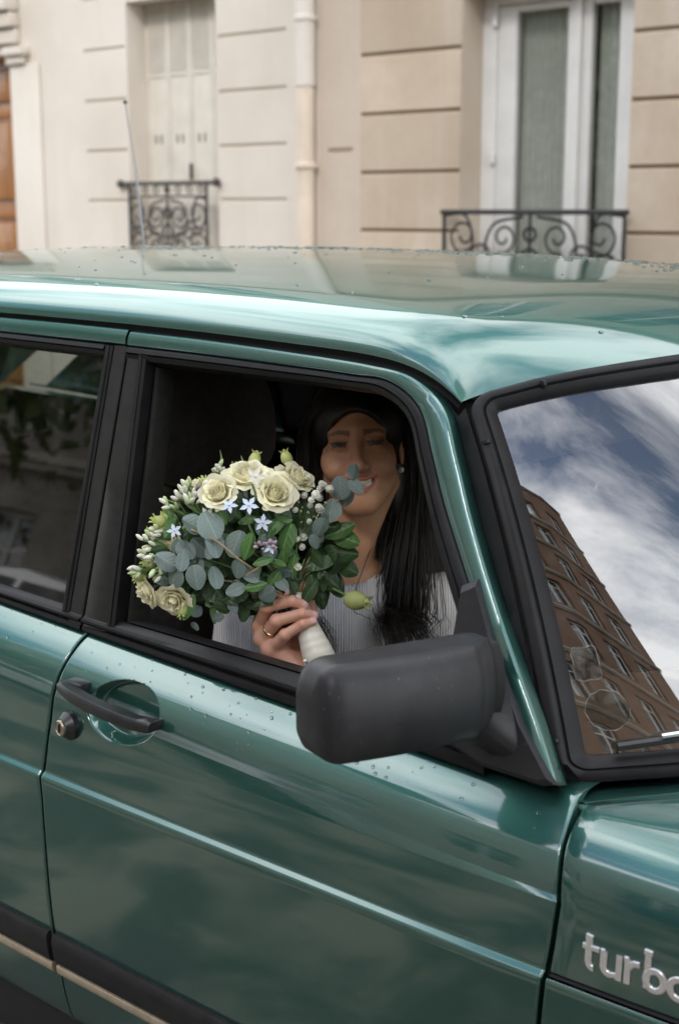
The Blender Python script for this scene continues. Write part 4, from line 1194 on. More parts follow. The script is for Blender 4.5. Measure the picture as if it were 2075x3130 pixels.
def added_visor(y0, y1):  # unseen visor, added to keep high sky light off the face
    P = [[(0.585 + 0.045 * u, y, 1.292 - 0.135 * u) for y in np.linspace(y0, y1, 9)] for u in np.linspace(0, 1, 6)]
    o = grid('added_sun_visor', P, 'seat_fabric', car)
    m_ = o.modifiers.new('s', 'SOLIDIFY'); m_.thickness = 0.016
def rbox(cx, cy, cz_, sx, sy, sz, p=4.0, nu=20, nv=28, lean=0.0):
    V = []; 
    for i in range(nu + 1):
        ph = -math.pi / 2 + math.pi * i / nu
        for k in range(nv):
            th = 2 * math.pi * k / nv
            d = Vector((math.cos(ph) * math.cos(th), math.cos(ph) * math.sin(th), math.sin(ph)))
            r = (abs(d.x) ** p + abs(d.y) ** p + abs(d.z) ** p) ** (-1 / p)
            q = d * r
            V.append((cx + q.x * sx - lean * q.z * sz, cy + q.y * sy, cz_ + q.z * sz))
    return V, gridfaces(nu + 1, nv, True)
def seat(x, y, lean=0.25):
    b = MB(); b.add(*rbox(x - 0.05, y, 0.72, 0.075, 0.24, 0.32, 3.5, lean=lean)); 
    s = b.build('front_seat', 'seat_fabric', car, True, 0)
    q = MB(); q.add(*rbox(x + 0.25, y, 0.44, 0.27, 0.25, 0.085, 3.5)); q.build('seat_cushion', 'seat_fabric', s, True, 0)
    q = MB(); q.add(*rbox(x - 0.10, y, 1.135, 0.062, 0.155, 0.112, 2.9, lean=0.15)); q.build('headrest', 'seat_fabric', s, True, 0)
    MB().tube([(x - 0.095, y - 0.05, 0.98), (x - 0.095, y - 0.05, 1.08)], 0.007, 8).tube([(x - 0.095, y + 0.05, 0.98), (x - 0.095, y + 0.05, 1.08)], 0.007, 8).build('headrest_posts', 'chrome', s)
seat(-0.01, -0.36); seat(-0.01, 0.36)
added_visor(-0.565, -0.10); added_visor(0.10, 0.565)
b = MB(); b.add(*rbox(-0.98, 0, 0.66, 0.10, 0.66, 0.26, 5, lean=0.3)); rs = b.build('rear_seat', 'seat_fabric', car, True, 0)
b = MB(); b.add(*rbox(-0.70, 0, 0.42, 0.28, 0.66, 0.09, 5)); b.build('seat_cushion', 'seat_fabric', rs, True, 0)
for y in (-0.36, 0.36):
    b = MB(); b.add(*rbox(-1.08, y, 0.985, 0.05, 0.13, 0.085, 2.6)); b.build('headrest', 'seat_fabric', rs, True, 0)
# aerial on the far rear wing
an = MB().tube([(-1.500, 0.76, 0.90), (-1.524, 0.76, 1.40), (-1.553, 0.76, 1.63)], [0.0045, 0.004, 0.003], 8).build('aerial', 'aerial_metal', car)
MB().tube([(-1.553, 0.76, 1.632), (-1.590, 0.76, 1.815)], [0.0022, 0.0018], 6).build('aerial_rod', 'aerial_metal', an)
MB().lathe([(0.001, -0.006), (0.006, -0.003), (0.006, 0.003), (0.001, 0.006)], 8, (-1.591, 0.76, 1.82), (0, 0, 1)).build('aerial_tip', 'black_plastic', an)

# ------------------------------------------------------------------ rain drops
def drop(b, p, nrm, r, squash=0.5):
    n = Vector(nrm).normalized(); a = n.orthogonal().normalized(); c = n.cross(a); p = Vector(p)
    V = []; ang = random.uniform(0, 6.28); ex = random.uniform(1.0, 1.45)
    for rr_, h in ((1.0, 0.0), (0.92, 0.45), (0.62, 0.85)):
        for k in range(8):
            t_ = 2 * math.pi * k / 8; x, y = math.cos(t_) * ex, math.sin(t_)
            u, w = x * math.cos(ang) - y * math.sin(ang), x * math.sin(ang) + y * math.cos(ang)
            V.append(p + a * (u * rr_ * r) + c * (w * rr_ * r) + n * (h * r * squash))
    V.append(p + n * (r * squash))
    F = [(i * 8 + k, i * 8 + (k + 1) % 8, (i + 1) * 8 + (k + 1) % 8, (i + 1) * 8 + k) for i in range(2) for k in range(8)] + [(16 + k, 16 + (k + 1) % 8, 24) for k in range(8)]
    b.add(V, F)
b = MB(); cnt = 0
while cnt < 2100:
    x, y = random.uniform(-1.2, 0.86), random.uniform(-0.6, 0.62)
    dens = 0.035 + 0.965 * max(0, min(1, (y + 0.02) / 0.3))
    nz = noise.noise(Vector((x * 3.1, y * 4.0, 0.3)))
    if random.random() > dens * (0.35 + 1.3 * max(0, nz + 0.12)): continue
    if x > x_front(y) - 0.03: continue
    e = 1e-3
    nn = (-(z_roof(x + e, y) - z_roof(x - e, y)) / (2 * e), -(z_roof(x, y + e) - z_roof(x, y - e)) / (2 * e), 1)
    drop(b, (x, y, z_roof(x, y) + 0.0002), nn, random.choice((0.0018, 0.0024, 0.003, 0.004, 0.0052)) * (1.3 if y > 0.08 else 0.8), 0.6); cnt += 1
o = b.build('water_droplets', 'water', roof, True, 0); o['kind'] = 'stuff'
def shoulder_drops(parent, x0, x1, n):
    b = MB()
    for i in range(n):
        x = random.uniform(x0, x1); z = sill(x) - abs(random.gauss(0.028, 0.020)) - 0.004
        if dent(x, z) > 0 or any(dent(x + q, z - 0.004) > 0 for q in (-0.004, 0.004)): continue
        y = side_y(x, z); e = 1e-3
        ny = -(side_y(x, z + e) - side_y(x, z - e)) / (2 * e)
        drop(b, (x, y - 0.0002, z), (0, -1, ny if ny > 0 else -ny), random.choice((0.0009, 0.0012, 0.0015, 0.002, 0.0026)), 0.5)
    o = b.build('water_droplets', 'water', parent, True, 0); o['kind'] = 'stuff'
shoulder_drops(door, 0.06, 0.90, 75); shoulder_drops(rdoor, -0.3, 0.0, 22)

# ================================================================== THE PASSENGER
def surf_nets(f, lo, hi, h):
    """isosurface of f <= 0 as quads (naive surface nets)"""
    lo = np.array(lo, float); n = np.ceil((np.array(hi) - lo) / h).astype(int) + 1
    ax = [lo[i] + h * np.arange(n[i]) for i in range(3)]
    X, Y, Z = np.meshgrid(*ax, indexing='ij')
    D = f(X.astype(np.float32), Y.astype(np.float32), Z.astype(np.float32))
    S = D < 0
    cell = np.zeros(tuple(n - 1), bool)
    acc = np.zeros(tuple(n - 1) + (3,), np.float32); cnt = np.zeros(tuple(n - 1), np.float32)
    offs = [(0, 0, 0), (1, 0, 0), (0, 1, 0), (1, 1, 0), (0, 0, 1), (1, 0, 1), (0, 1, 1), (1, 1, 1)]
    def sl(o): return tuple(slice(o[i], o[i] + n[i] - 1) for i in range(3))
    for a in range(8):
        for b_ in range(a + 1, 8):
            oa, ob = offs[a], offs[b_]
            if sum(abs(oa[i] - ob[i]) for i in range(3)) != 1: continue
            sa, sb = S[sl(oa)], S[sl(ob)]; m = sa != sb
            da, db = D[sl(oa)][m], D[sl(ob)][m]
            t_ = da / (da - db)
            p = np.array(oa, np.float32)[None] + (np.array(ob, np.float32) - np.array(oa, np.float32))[None] * t_[:, None]
            acc[m] += p; cnt[m] += 1; cell |= m
    idx = -np.ones(cell.shape, int); idx[cell] = np.arange(cell.sum())
    ii = np.argwhere(cell)
    V = lo + h * (ii + acc[cell] / cnt[cell][:, None])
    F = []
    for axis in range(3):
        o = [0, 0, 0]; o[axis] = 1
        A = S[tuple(slice(0, n[i] - o[i]) for i in range(3))]; B = S[tuple(slice(o[i], n[i]) for i in range(3))]
        for sgn in (True, False):
            m = (A & ~B) if sgn else (~A & B)
            e = np.argwhere(m); u, v = (axis + 1) % 3, (axis + 2) % 3
            ok = (e[:, u] > 0) & (e[:, v] > 0) & (e[:, u] < n[u] - 1) & (e[:, v] < n[v] - 1)
            e = e[ok]
            def at_(du, dv):
                q = e.copy(); q[:, u] -= du; q[:, v] -= dv; return idx[q[:, 0], q[:, 1], q[:, 2]]
            q = [at_(1, 1), at_(0, 1), at_(0, 0), at_(1, 0)]
            if not sgn: q = q[::-1]
            F.append(np.stack(q, 1))
    return V, np.concatenate(F)
def smin(a, b_, k):
    h = np.clip(0.5 + 0.5 * (b_ - a) / k, 0, 1); return b_ + (a - b_) * h - k * h * (1 - h)
def smax(a, b_, k): return -smin(-a, -b_, k)
def sd_sph(p, c, r): return np.sqrt((p[0] - c[0]) ** 2 + (p[1] - c[1]) ** 2 + (p[2] - c[2]) ** 2) - r
def sd_ell(p, c, r):
    q = [(p[i] - c[i]) / r[i] for i in range(3)]; k0 = np.sqrt(q[0] ** 2 + q[1] ** 2 + q[2] ** 2)
    k1 = np.sqrt(sum((q[i] / r[i]) ** 2 for i in range(3))) + 1e-9
    return k0 * (k0 - 1) / k1
def sd_cap(p, a, b_, ra, rb=None):
    rb = ra if rb is None else rb
    d = [b_[i] - a[i] for i in range(3)]; L2 = sum(x * x for x in d) + 1e-12
    t_ = np.clip(sum((p[i] - a[i]) * d[i] for i in range(3)) / L2, 0, 1)
    return np.sqrt(sum((p[i] - a[i] - d[i] * t_) ** 2 for i in range(3))) - (ra + (rb - ra) * t_)

HC = np.array((0.2784, -0.3992, 1.1411)); HSC = 0.90            # middle of the head at eye level
fa = np.array((0.620, -0.765, 0.175)); fa /= np.linalg.norm(fa)      # where the face looks
rt = np.cross(fa, (0, 0, 1)); rt /= np.linalg.norm(rt); rt = rt * -1 if rt @ np.array((0.758, 0.652, 0)) < 0 else rt
up3 = np.cross(rt, fa); up3 = up3 if up3[2] > 0 else -up3
tl = R_(-4); rt, up3 = rt * math.cos(tl) - up3 * math.sin(tl), up3 * math.cos(tl) + rt * math.sin(tl)
def h2w(x, y, z): return HC + (rt * x + fa * y + up3 * z) * HSC
def w2h(P):
    d = (P - HC) / HSC; return d @ rt, d @ fa, d @ up3
def head_sdf(p):
    X = np.abs(p[0]); q = (X, p[1], p[2])
    d = sd_ell(q, (0, -0.012, 0.036), (0.074, 0.094, 0.084))
    d = smin(d, sd_ell(q, (0, 0.026, -0.040), (0.058, 0.060, 0.078)), 0.03)
    d = smin(d, sd_sph(q, (0.0, 0.068, -0.100), 0.0185), 0.035)
    d = smin(d, sd_cap(q, (0.050, 0.004, -0.060), (0.012, 0.066, -0.104), 0.014), 0.03)
    d = smin(d, sd_sph(q, (0.043, 0.054, -0.030), 0.021), 0.025)
    d = smin(d, sd_ell(q, (0.037, 0.066, -0.043), (0.020, 0.020, 0.017)), 0.014)
    d = smin(d, sd_cap(q, (0.0, 0.080, 0.024), (0.040, 0.066, 0.022), 0.010), 0.018)
    d = smax(d, -sd_ell(q, (0.032, 0.098, -0.001), (0.019, 0.018, 0.012)), 0.012)
    d = smin(d, sd_cap(q, (0, 0.083, 0.006), (0, 0.103, -0.034), 0.0065, 0.0095), 0.012)
    d = smin(d, sd_sph(q, (0, 0.1065, -0.039), 0.0105), 0.008)
    d = smin(d, sd_ell(q, (0.0125, 0.095, -0.042), (0.0075, 0.010, 0.0075)), 0.006)
    d = smax(d, -sd_ell(q, (0.0065, 0.1015, -0.0495), (0.0035, 0.005, 0.003)), 0.003)
    d = np.minimum(d, sd_sph(q, (0.032, 0.0715, -0.001), 0.0135))
    d = smin(d, sd_cap(q, (0.020, 0.083, 0.0045), (0.044, 0.074, 0.0035), 0.0032), 0.004)      # lids
    d = smin(d, sd_cap(q, (0.020, 0.081, -0.0060), (0.044, 0.073, -0.0050), 0.0040), 0.005)
    d = smax(d, -sd_cap(q, (0.017, 0.096, -0.044), (0.036, 0.080, -0.068), 0.0032), 0.006)
    # smiling mouth: mound, opening, lips
    d = smin(d, sd_ell(q, (0, 0.070, -0.070), (0.030, 0.020, 0.020)), 0.014)
    curve = p[2] + 0.071 - X * X * 13.0
    mo = np.sqrt((X / 0.0310) ** 2 + (curve / 0.0082) ** 2 + ((p[1] - 0.090) / 0.022) ** 2) - 1
    d = smax(d, -mo * 0.0082, 0.002)
    for z0, r0 in ((-0.0605, 0.0034), (-0.0830, 0.0048)):
        for xa, xb in ((0.0, 0.010), (0.010, 0.021), (0.021, 0.0320)):
            def mp_(x):
                k = 1 - (x / 0.0330) ** 2
                return (x, 0.0895 - 20 * x * x, (-0.0715 + (z0 + 0.0715) * max(k, 0.12)) + 13.0 * x * x)
            d = smin(d, sd_cap(q, mp_(xa), mp_(xb), r0 * (1 - xa / 0.04), r0 * (1 - xb / 0.04)), 0.004)
    teeth = sd_ell((p[0], p[1], p[2] - X * X * 11.0), (0, 0.0665, -0.0672), (0.0255, 0.0215, 0.0092))
    d = np.minimum(d, teeth)
    # ears
    d = smin(d, sd_ell(q, (0.0755, -0.010, -0.012), (0.0065, 0.017, 0.029)), 0.008)
    d = smax(d, -sd_ell(q, (0.083, -0.004, -0.010), (0.005, 0.009, 0.016)), 0.004)
    return d
NB = np.array((0.243, -0.388, 0.900)); NT_ = h2w(0, -0.012, -0.075)
LS = NB + np.array((0.758, 0.652, 0)) * 0.185 + np.array((0, 0, -0.045)); RS = NB - np.array((0.758, 0.652, 0)) * 0.150 + np.array((0, 0, -0.05))
CH = NB + np.array((0.02, -0.02, -0.20))
def neck_torso(p):
    d = sd_cap(p, NT_, NB, 0.0375, 0.041)
    d = smin(d, sd_cap(p, NB + (0, 0, -0.03), LS, 0.050, 0.050), 0.05)
    d = smin(d, sd_cap(p, NB + (0, 0, -0.03), RS, 0.050, 0.050), 0.05)
    d = smin(d, sd_cap(p, NB + (0, 0, -0.10), CH, 0.115, 0.12), 0.07)
    # neck muscles and collar bones
    a = h2w(0.058, -0.012, -0.075); b_ = NB + np.array((0.033, -0.038, 0.012))
    d = smin(d, sd_cap(p, a, b_, 0.010, 0.009), 0.018)
    a = h2w(-0.058, -0.012, -0.075)
    d = smin(d, sd_cap(p, a, NB + np.array((0.020, -0.050, 0.012)), 0.010, 0.009), 0.018)
    return d
def body(X, Y, Z):
    P = np.stack([X - HC[0], Y - HC[1], Z - HC[2]], -1) / np.float32(HSC)
    hp = (P @ rt.astype(np.float32), P @ fa.astype(np.float32), P @ up3.astype(np.float32))
    return smin(head_sdf(hp) * np.float32(HSC), neck_torso((X, Y, Z)), 0.018)
V1, F1 = surf_nets(body, (0.06, -0.60, 0.84), (0.50, -0.18, 1.26), 0.0025)
SK = np.array((0.64, 0.345, 0.205))
def head_tone(V):
    x, y, z = w2h(V); ax = np.abs(x)
    T = np.tile(SK, (len(V), 1))
    def put(mask, c, a=1.0):
        T[mask] = T[mask] * (1 - a) + np.array(c) * a
    put((np.abs(x) < 0.05) & (y > 0.05) & (z < -0.02) & (z > -0.06), (0.62, 0.30, 0.21), 0.35)
    cur = z + 0.071 - ax * ax * 13
    lip_ = (ax < 0.0335) & (y > 0.062) & (cur < 0.0140 * (1 - (ax / 0.036) ** 2)) & (cur > -0.0170 * (1 - (ax / 0.036) ** 2))
    put(lip_, (0.46, 0.14, 0.13), 0.85)
    tooth = (ax < 0.0245) & (y > 0.055) & (y < 0.0890 - 14 * ax * ax) & (np.abs(cur - 0.0003) < 0.0082)
    put(tooth, (0.80, 0.75, 0.66)); put((ax >= 0.0205) & tooth, (0.08, 0.02, 0.02))
    bz = 0.0215 - 12 * (ax - 0.030) ** 2
    put((np.abs(z - bz) < 0.0046 * (1.2 - (ax - 0.012) / 0.045)) & (ax > 0.012) & (ax < 0.052) & (y > 0.05), (0.06, 0.036, 0.024), 0.75)
    ez = -0.0005 - 5 * (ax - 0.032) ** 2
    eye = (np.abs(z - ez) < 0.0028) & (np.abs(ax - 0.032) < 0.0128) & (y > 0.06)
    put(eye, (0.10, 0.07, 0.05)); put(eye & (np.abs(ax - 0.032) < 0.0060), (0.012, 0.008, 0.006))
    put((np.abs(z - ez - 0.0042) < 0.0016) & (np.abs(ax - 0.032) < 0.0150) & (y > 0.06), (0.02, 0.012, 0.01), 0.9)
    put((np.abs(z - ez + 0.0038) < 0.0009) & (np.abs(ax - 0.033) < 0.0130) & (y > 0.06), (0.08, 0.05, 0.04), 0.6)
    return T

# right hand round the bouquet handle.  Hand frame: e1 right, e2 up, e3 towards the window
HO = np.array((0.337, -0.690, 1.010)); e1 = np.array((0.758, 0.652, 0.0)); e3 = np.array((0.638, -0.742, 0.208)); e2 = np.array((-0.136, 0.158, 0.978))
U = 0.000627
def hw_(u, v, d): return HO + e1 * ((u - 600) * U) + e2 * ((1300 - v) * U) + e3 * d
FG = {
    'index': [(606, 1418, -0.030), (590, 1384, -0.004), (630, 1372, 0.010), (660, 1367, 0.010)],
    'middle': [(602, 1448, -0.024), (616, 1400, 0.008), (676, 1386, 0.022), (703, 1396, 0.014)],
    'ring': [(606, 1478, -0.018), (640, 1432, 0.014), (698, 1415, 0.026), (726, 1420, 0.016)],
    'pinky': [(625, 1502, -0.010), (660, 1464, 0.016), (701, 1438, 0.026), (724, 1433, 0.020)]}
FR = {'index': (0.0095, 0.0088, 0.0078, 0.0068), 'middle': (0.0100, 0.0092, 0.0082, 0.0070), 'ring': (0.0098, 0.0090, 0.0080, 0.0068), 'pinky': (0.0090, 0.0080, 0.0072, 0.0062)}
TH = [(672, 1500, -0.030), (716, 1412, -0.012), (709, 1366, -0.006), (702, 1338, -0.004)]
WR = hw_(688, 1556, -0.022); EL = hw_(800, 1760, -0.16)
def hand(X, Y, Z):
    p = (X, Y, Z); d = None
    palm = None
    for k, pts in FG.items():
        P = [hw_(*q) for q in pts]; r = FR[k]
        palm_k = sd_cap(p, WR, P[0], 0.0150, 0.0118)
        palm = palm_k if palm is None else smin(palm, palm_k, 0.012)
        f_ = sd_cap(p, P[0], P[1], r[0] * 1.08, r[1] * 1.06)
        f_ = smin(f_, sd_cap(p, P[1], P[2], r[1], r[2]), 0.0025); f_ = smin(f_, sd_cap(p, P[2], P[3], r[2], r[3]), 0.0022)
        f_ = smin(f_, sd_sph(p, P[1], r[1] * 1.10), 0.003); f_ = smin(f_, sd_sph(p, P[0] + e3 * 0.002 - e1 * 0.003, r[0] * 1.08), 0.005)
        d = f_ if d is None else smin(d, f_, 0.0016)
    P = [hw_(*q) for q in TH]
    th = smin(sd_cap(p, P[0], P[1], 0.0135, 0.0105), sd_cap(p, P[1], P[2], 0.0100, 0.0090), 0.004)
    th = smin(th, sd_cap(p, P[2], P[3], 0.0090, 0.0078), 0.003)
    d = smin(smin(d, palm, 0.006), th, 0.004)
    d = smin(d, sd_cap(p, WR, EL, 0.0205, 0.036), 0.02)
    return d
pc = [hw_(*q) for pts in list(FG.values()) + [TH] for q in pts] + [WR]
lo = np.min(pc, 0) - 0.025; hi = np.max(pc, 0) + 0.025
V2, F2 = surf_nets(hand, lo, hi, 0.0015)
def hand_tone(V):
    T = np.tile(np.array((0.66, 0.375, 0.275)), (len(V), 1))
    for k, pts in FG.items():
        for j, q in enumerate(pts):
            dd = np.linalg.norm(V - hw_(*q), axis=1)
            a = np.exp(-(dd / (0.010 if j else 0.012)) ** 2)[:, None] * (0.5, 0.6, 0.4, 0.5)[j]
            T = T * (1 - a) + np.array((0.66, 0.28, 0.20)) * a
        P2, P3 = hw_(*pts[2]), hw_(*pts[3]); ax = (P3 - P2) / np.linalg.norm(P3 - P2)
        rel = V - P3; al = rel @ ax; up_n = e3 - ax * (e3 @ ax); up_n = up_n + e2 * 0.35; up_n /= np.linalg.norm(up_n)
        hgt = rel @ up_n; sd = np.cross(ax, up_n); la = rel @ sd
        m = (al > -0.0055) & (al < 0.0070) & (hgt > 0.0030) & (np.abs(la) < 0.0046)
        T[m] = (0.72, 0.47, 0.47)
    a = np.exp(-(np.linalg.norm(V - hw_(*TH[3]), axis=1) / 0.016) ** 2)[:, None] * 0.6
    return T * (1 - a) + np.array((0.68, 0.26, 0.20)) * a
person = tag(empty('person', (0.25, -0.36, 0.5)), 'smiling person in a white pleated dress sitting in the car behind the flowers', 'person')
person.location = (0, 0, 0)
VV = np.concatenate([V1, V2]); FF = np.concatenate([F1, F2 + len(V1)])
bd = obj('body', VV, FF, 'skin', person, True, 0)
ca = bd.data.color_attributes.new('tone', 'FLOAT_COLOR', 'POINT')
tone = np.ones((len(VV), 4)); tone[:len(V1), :3] = head_tone(V1); tone[len(V1):, :3] = hand_tone(V2)
nv = len(bd.data.vertices)
ca.data.foreach_set('color', tone[:nv].ravel())
# finger ring and ear stud
a, b_ = hw_(*FG['ring'][0]), hw_(*FG['ring'][1])
c = a + (b_ - a) * 0.52; ax = Vector(b_ - a).normalized()
MB().lathe([(0.0104, -0.0022), (0.0112, -0.0016), (0.0114, 0.0016), (0.0104, 0.0022)], 24, c, ax, False).build('finger_ring', 'gold', person)
p = h2w(0.074, 0.002, -0.050)
MB().lathe([(0.0006, -0.0052), (0.0036, -0.0038), (0.0052, 0), (0.0036, 0.0038), (0.0006, 0.0052)], 12, p, (0, 0, 1)).build('ear_stud', 'pearl', person)

# dress: high round collar, bodice and sleeves, pleated by the material
el_r = RS + np.array((-0.02, -0.07, -0.22))
def dress(X, Y, Z):
    p = (X, Y, Z)
    d = sd_cap(p, NB + (0, 0, -0.02), NB + (0, 0, -0.06), 0.062, 0.08)
    d = smin(d, sd_cap(p, NB + (0, 0, -0.035), LS, 0.054, 0.058), 0.05)
    d = smin(d, sd_cap(p, NB + (0, 0, -0.035), RS, 0.054, 0.058), 0.05)
    d = smin(d, sd_cap(p, NB + (0, 0, -0.10), CH + (0, 0, -0.12), 0.123, 0.13), 0.06)
    for s, bc in ((1, 0.062), (-1, 0.062)):
        c_ = NB + e1 * (s * bc) + np.array((0.638, -0.742, 0)) * 0.075 + np.array((0, 0, -0.19))
        d = smin(d, sd_sph(p, c_, 0.065), 0.04)
    d = smin(d, sd_cap(p, RS, el_r, 0.060, 0.055), 0.03)
    d = smin(d, sd_cap(p, LS, LS + np.array((0.10, -0.03, -0.22)), 0.060, 0.052), 0.03)
    # right forearm in its sleeve, towards the hand
    d = smin(d, sd_cap(p, el_r, el_r + (WR - el_r) * 0.86, 0.052, 0.036), 0.03)
    # neckline cut
    nk = sd_cap(p, NB + np.array((0, 0, 0.10)), NB + np.array((0.012, -0.014, -0.010)), 0.058, 0.056)
    d = smax(d, -nk, 0.004)
    return d
V3, F3 = surf_nets(dress, (-0.10, -0.74, 0.60), (0.60, -0.12, 0.93), 0.0045)
dr = obj('dress', V3, F3, 'dress', person, True, 0)
uvl = dr.data.uv_layers.new(name='UVMap')
li = np.empty(len(dr.data.loops), int); dr.data.loops.foreach_get('vertex_index', li)
cV = np.array([v.co[:] for v in dr.data.vertices])
uu = (cV - NB) @ e1; zz = cV[:, 2]
uvs = np.stack([uu * (1 + 0.0 * zz) , zz], 1)
uvl.data.foreach_set('uv', uvs[li].ravel())

# hair: a cap over the skull and long wavy locks over both shoulders
def cap(X, Y, Z):
    P = np.stack([X - HC[0], Y - HC[1], Z - HC[2]], -1) / np.float32(HSC)
    x, y, z = P @ rt.astype(np.float32), P @ fa.astype(np.float32), P @ up3.astype(np.float32)
    d = sd_ell((x, y, z), (0, -0.010, 0.038), (0.085, 0.104, 0.094))
    d = smin(d, sd_ell((np.abs(x), y, z), (0.055, -0.050, -0.05), (0.032, 0.045, 0.10)), 0.03)
    part = 0.006 * np.sin(x * 60)
    face = sd_ell((x, y, z), (0.0, 0.100, -0.040), (0.066, 0.085, 0.096))
    return smax(d, -face, 0.006) * np.float32(HSC)
V4, F4 = surf_nets(cap, HC - 0.20, HC + 0.17, 0.004)
hb = MB(); hb.v = [tuple(v) for v in V4]; hb.f = [tuple(f) for f in F4]
rr = random.Random(11)
for s, ncl, nst in ((1, 20, 40), (-1, 16, 30)):
    for c_ in range(ncl):
        a = (c_ + rr.random()) / ncl; q = rr.uniform(-1, 1)
        ph = rr.uniform(0, 6.28); am = rr.uniform(0.008, 0.015); fq = rr.uniform(0.42, 0.60)
        root = h2w(s * (0.006 + 0.05 * a), 0.050 - 0.09 * a, 0.118 - 0.012 * a)
        brow = h2w(s * (0.050 + 0.022 * a), 0.058 - 0.075 * a, 0.066 - 0.01 * a)
        temple = h2w(s * (0.077 + 0.010 * a), (-0.012 if s > 0 else 0.030) - 0.050 * a + 0.006 * q, 0.020)
        jaw = h2w(s * (0.080 + 0.022 * a), (-0.038 if s > 0 else 0.014) - 0.045 * a, -0.080)
        if s > 0:
            sho = NB + e1 * (0.066 + 0.048 * a) + e3 * (0.062 + 0.015 * q) + np.array((0, 0, -0.012 - 0.02 * a))
            end = NB + e1 * (0.062 + 0.070 * rr.random()) + e3 * (0.158 + 0.010 * q) + np.array((0, 0, -0.050 - 0.060 * rr.random()))
        else:
            sho = NB - e1 * (0.058 + 0.06 * a) + e3 * (0.055 + 0.02 * q) + np.array((0, 0, -0.02))
            end = NB - e1 * (0.020 + 0.075 * rr.random()) + e3 * (0.138 + 0.015 * q) + np.array((0, 0, -0.09 - 0.07 * rr.random()))
        for k in range(nst):
            j1, j2, j3 = (rr.gauss(0, 1) for _ in range(3))
            of = e1 * (0.0070 * j1) + e3 * (0.0060 * j2); stray = rr.random() < 0.14
            sp = 2.4 if stray else 1.0
            pts = spline([root + e1 * 0.004 * j1, brow + of, temple + of, jaw + of * 1.2, sho + of * 1.5 * sp, (sho + end) / 2 + of * 1.3 * sp + e3 * 0.018, end + of * 0.45 * sp + np.array((0, 0, 0.014 * j3))], 26)
            P = []
            for i, p in enumerate(pts):
                w = max(0, i / 25 - 0.35) * 1.5 * (1.1 - 0.7 * (i / 25) ** 2)
                P.append(p + e1 * (am * w * math.sin(ph + i * fq + 0.12 * j1)) + e3 * (am * 0.8 * w * math.cos(ph + i * fq + 0.12 * j2)))
            r0 = rr.uniform(0.0005, 0.0011)
            hb.tube(P, [r0 * (1 - 0.85 * (i / 25) ** 3) for i in range(26)], 3, False)
hb.build('hair', 'hair', person, True, 0)

# ================================================================== THE BOUQUET
bq = tag(empty('bouquet'), 'round bridal bouquet of cream roses and eucalyptus held at the car window', 'bouquet')
def bp(u, v, d=0.0): return Vector(hw_(u, v, d))
E1, E2, E3 = Vector(e1), Vector(e2), Vector(e3)
def frame(nrm, roll=0.0, updir=None):
    """rotation whose z axis is nrm"""
    n = Vector(nrm).normalized(); a = Vector(updir) if updir is not None else E2
    x = a.cross(n)
    x = x.normalized() if x.length > 1e-4 else n.orthogonal().normalized()
    y = n.cross(x)
    m = Matrix((x, y, n)).transposed()
    return (m @ Matrix.Rotation(roll, 3, 'Z')).to_4x4()
def put(name, me, pos, rot, sc, parent=bq):
    o = link(bpy.data.objects.new(name, me), parent)
    s = sc if hasattr(sc, '__len__') else (sc, sc, sc)
    o.matrix_local = Matrix.Translation(pos) @ rot @ Matrix.Diagonal((*s, 1))
    return o
rb = random.Random(21)
# --- shared petal meshes: each a patch of a cup, root at the flower's base, lip rolled outwards
def petal_mesh(rb_, rm, rt_, h, half, flare, seed):
    r = random.Random(seed); n, m = 11, 10; V = []
    p1, p2, sk = r.uniform(0, 6), r.uniform(0, 6), r.uniform(-0.10, 0.10)
    for j in range(m):
        v = j / (m - 1)
        rad = rb_ + (rm - rb_) * math.sin(math.pi / 2 * min(1, v * 1.55)) + (rt_ - rm) * max(0, (v - 0.5) / 0.5) ** 1.6
        wid = half * (0.45 + 0.55 * math.sin(math.pi / 2 * min(1, v * 1.7)))
        for i in range(n):
            u = -1 + 2 * i / (n - 1)
            a = R_(wid) * u * (1 - 0.28 * max(0, v - 0.6) / 0.4 * abs(u)) + sk * v
            lip = max(0, (v - 0.70) / 0.30) ** 1.8
            wob = 0.030 * math.sin(u * 4.5 + p1) * v + 0.05 * math.sin(u * 8 + p2) * lip
            rr_ = rad + flare * lip * (1.0 - 0.25 * u * u) + wob + 0.05 * abs(u) ** 3 * v
            z = h * (v - 0.17 * u * u * v * v) - flare * 0.38 * lip + 0.04 * math.sin(u * 5 + p2) * lip + 0.03 * (1 - abs(u)) * lip
            V.append((rr_ * math.sin(a), rr_ * math.cos(a), z))
    return mesh_data('petal', V, gridfaces(m, n), 'petal', True, 0)
LAY = [(0.03, 0.15, 0.07, 1.03, 95, 0.02, 3), (0.05, 0.29, 0.22, 1.06, 85, 0.05, 3), (0.08, 0.45, 0.42, 1.05, 72, 0.10, 4), (0.10, 0.61, 0.64, 0.99, 62, 0.20, 5), (0.12, 0.76, 0.88, 0.88, 56, 0.32, 5)]
PET = [[petal_mesh(*L[:6], 7 * i + k) for k in range(3)] for i, L in enumerate(LAY)]
core = MB().lathe([(0.02, -0.05), (0.10, 0.0), (0.30, 0.12), (0.36, 0.35), (0.28, 0.62), (0.02, 0.70)], 12)
CORE = mesh_data('rose', core.v, core.f, 'petal', True, 0)
cal = MB()
for k in range(5):
    a = k * 1.257
    cal.add([(0.10 * math.cos(a), 0.10 * math.sin(a), -0.1), (0.55 * math.cos(a - 0.3), 0.55 * math.sin(a - 0.3), 0.10), (0.95 * math.cos(a), 0.95 * math.sin(a), 0.30), (0.55 * math.cos(a + 0.3), 0.55 * math.sin(a + 0.3), 0.10)], [(0, 1, 2, 3)])
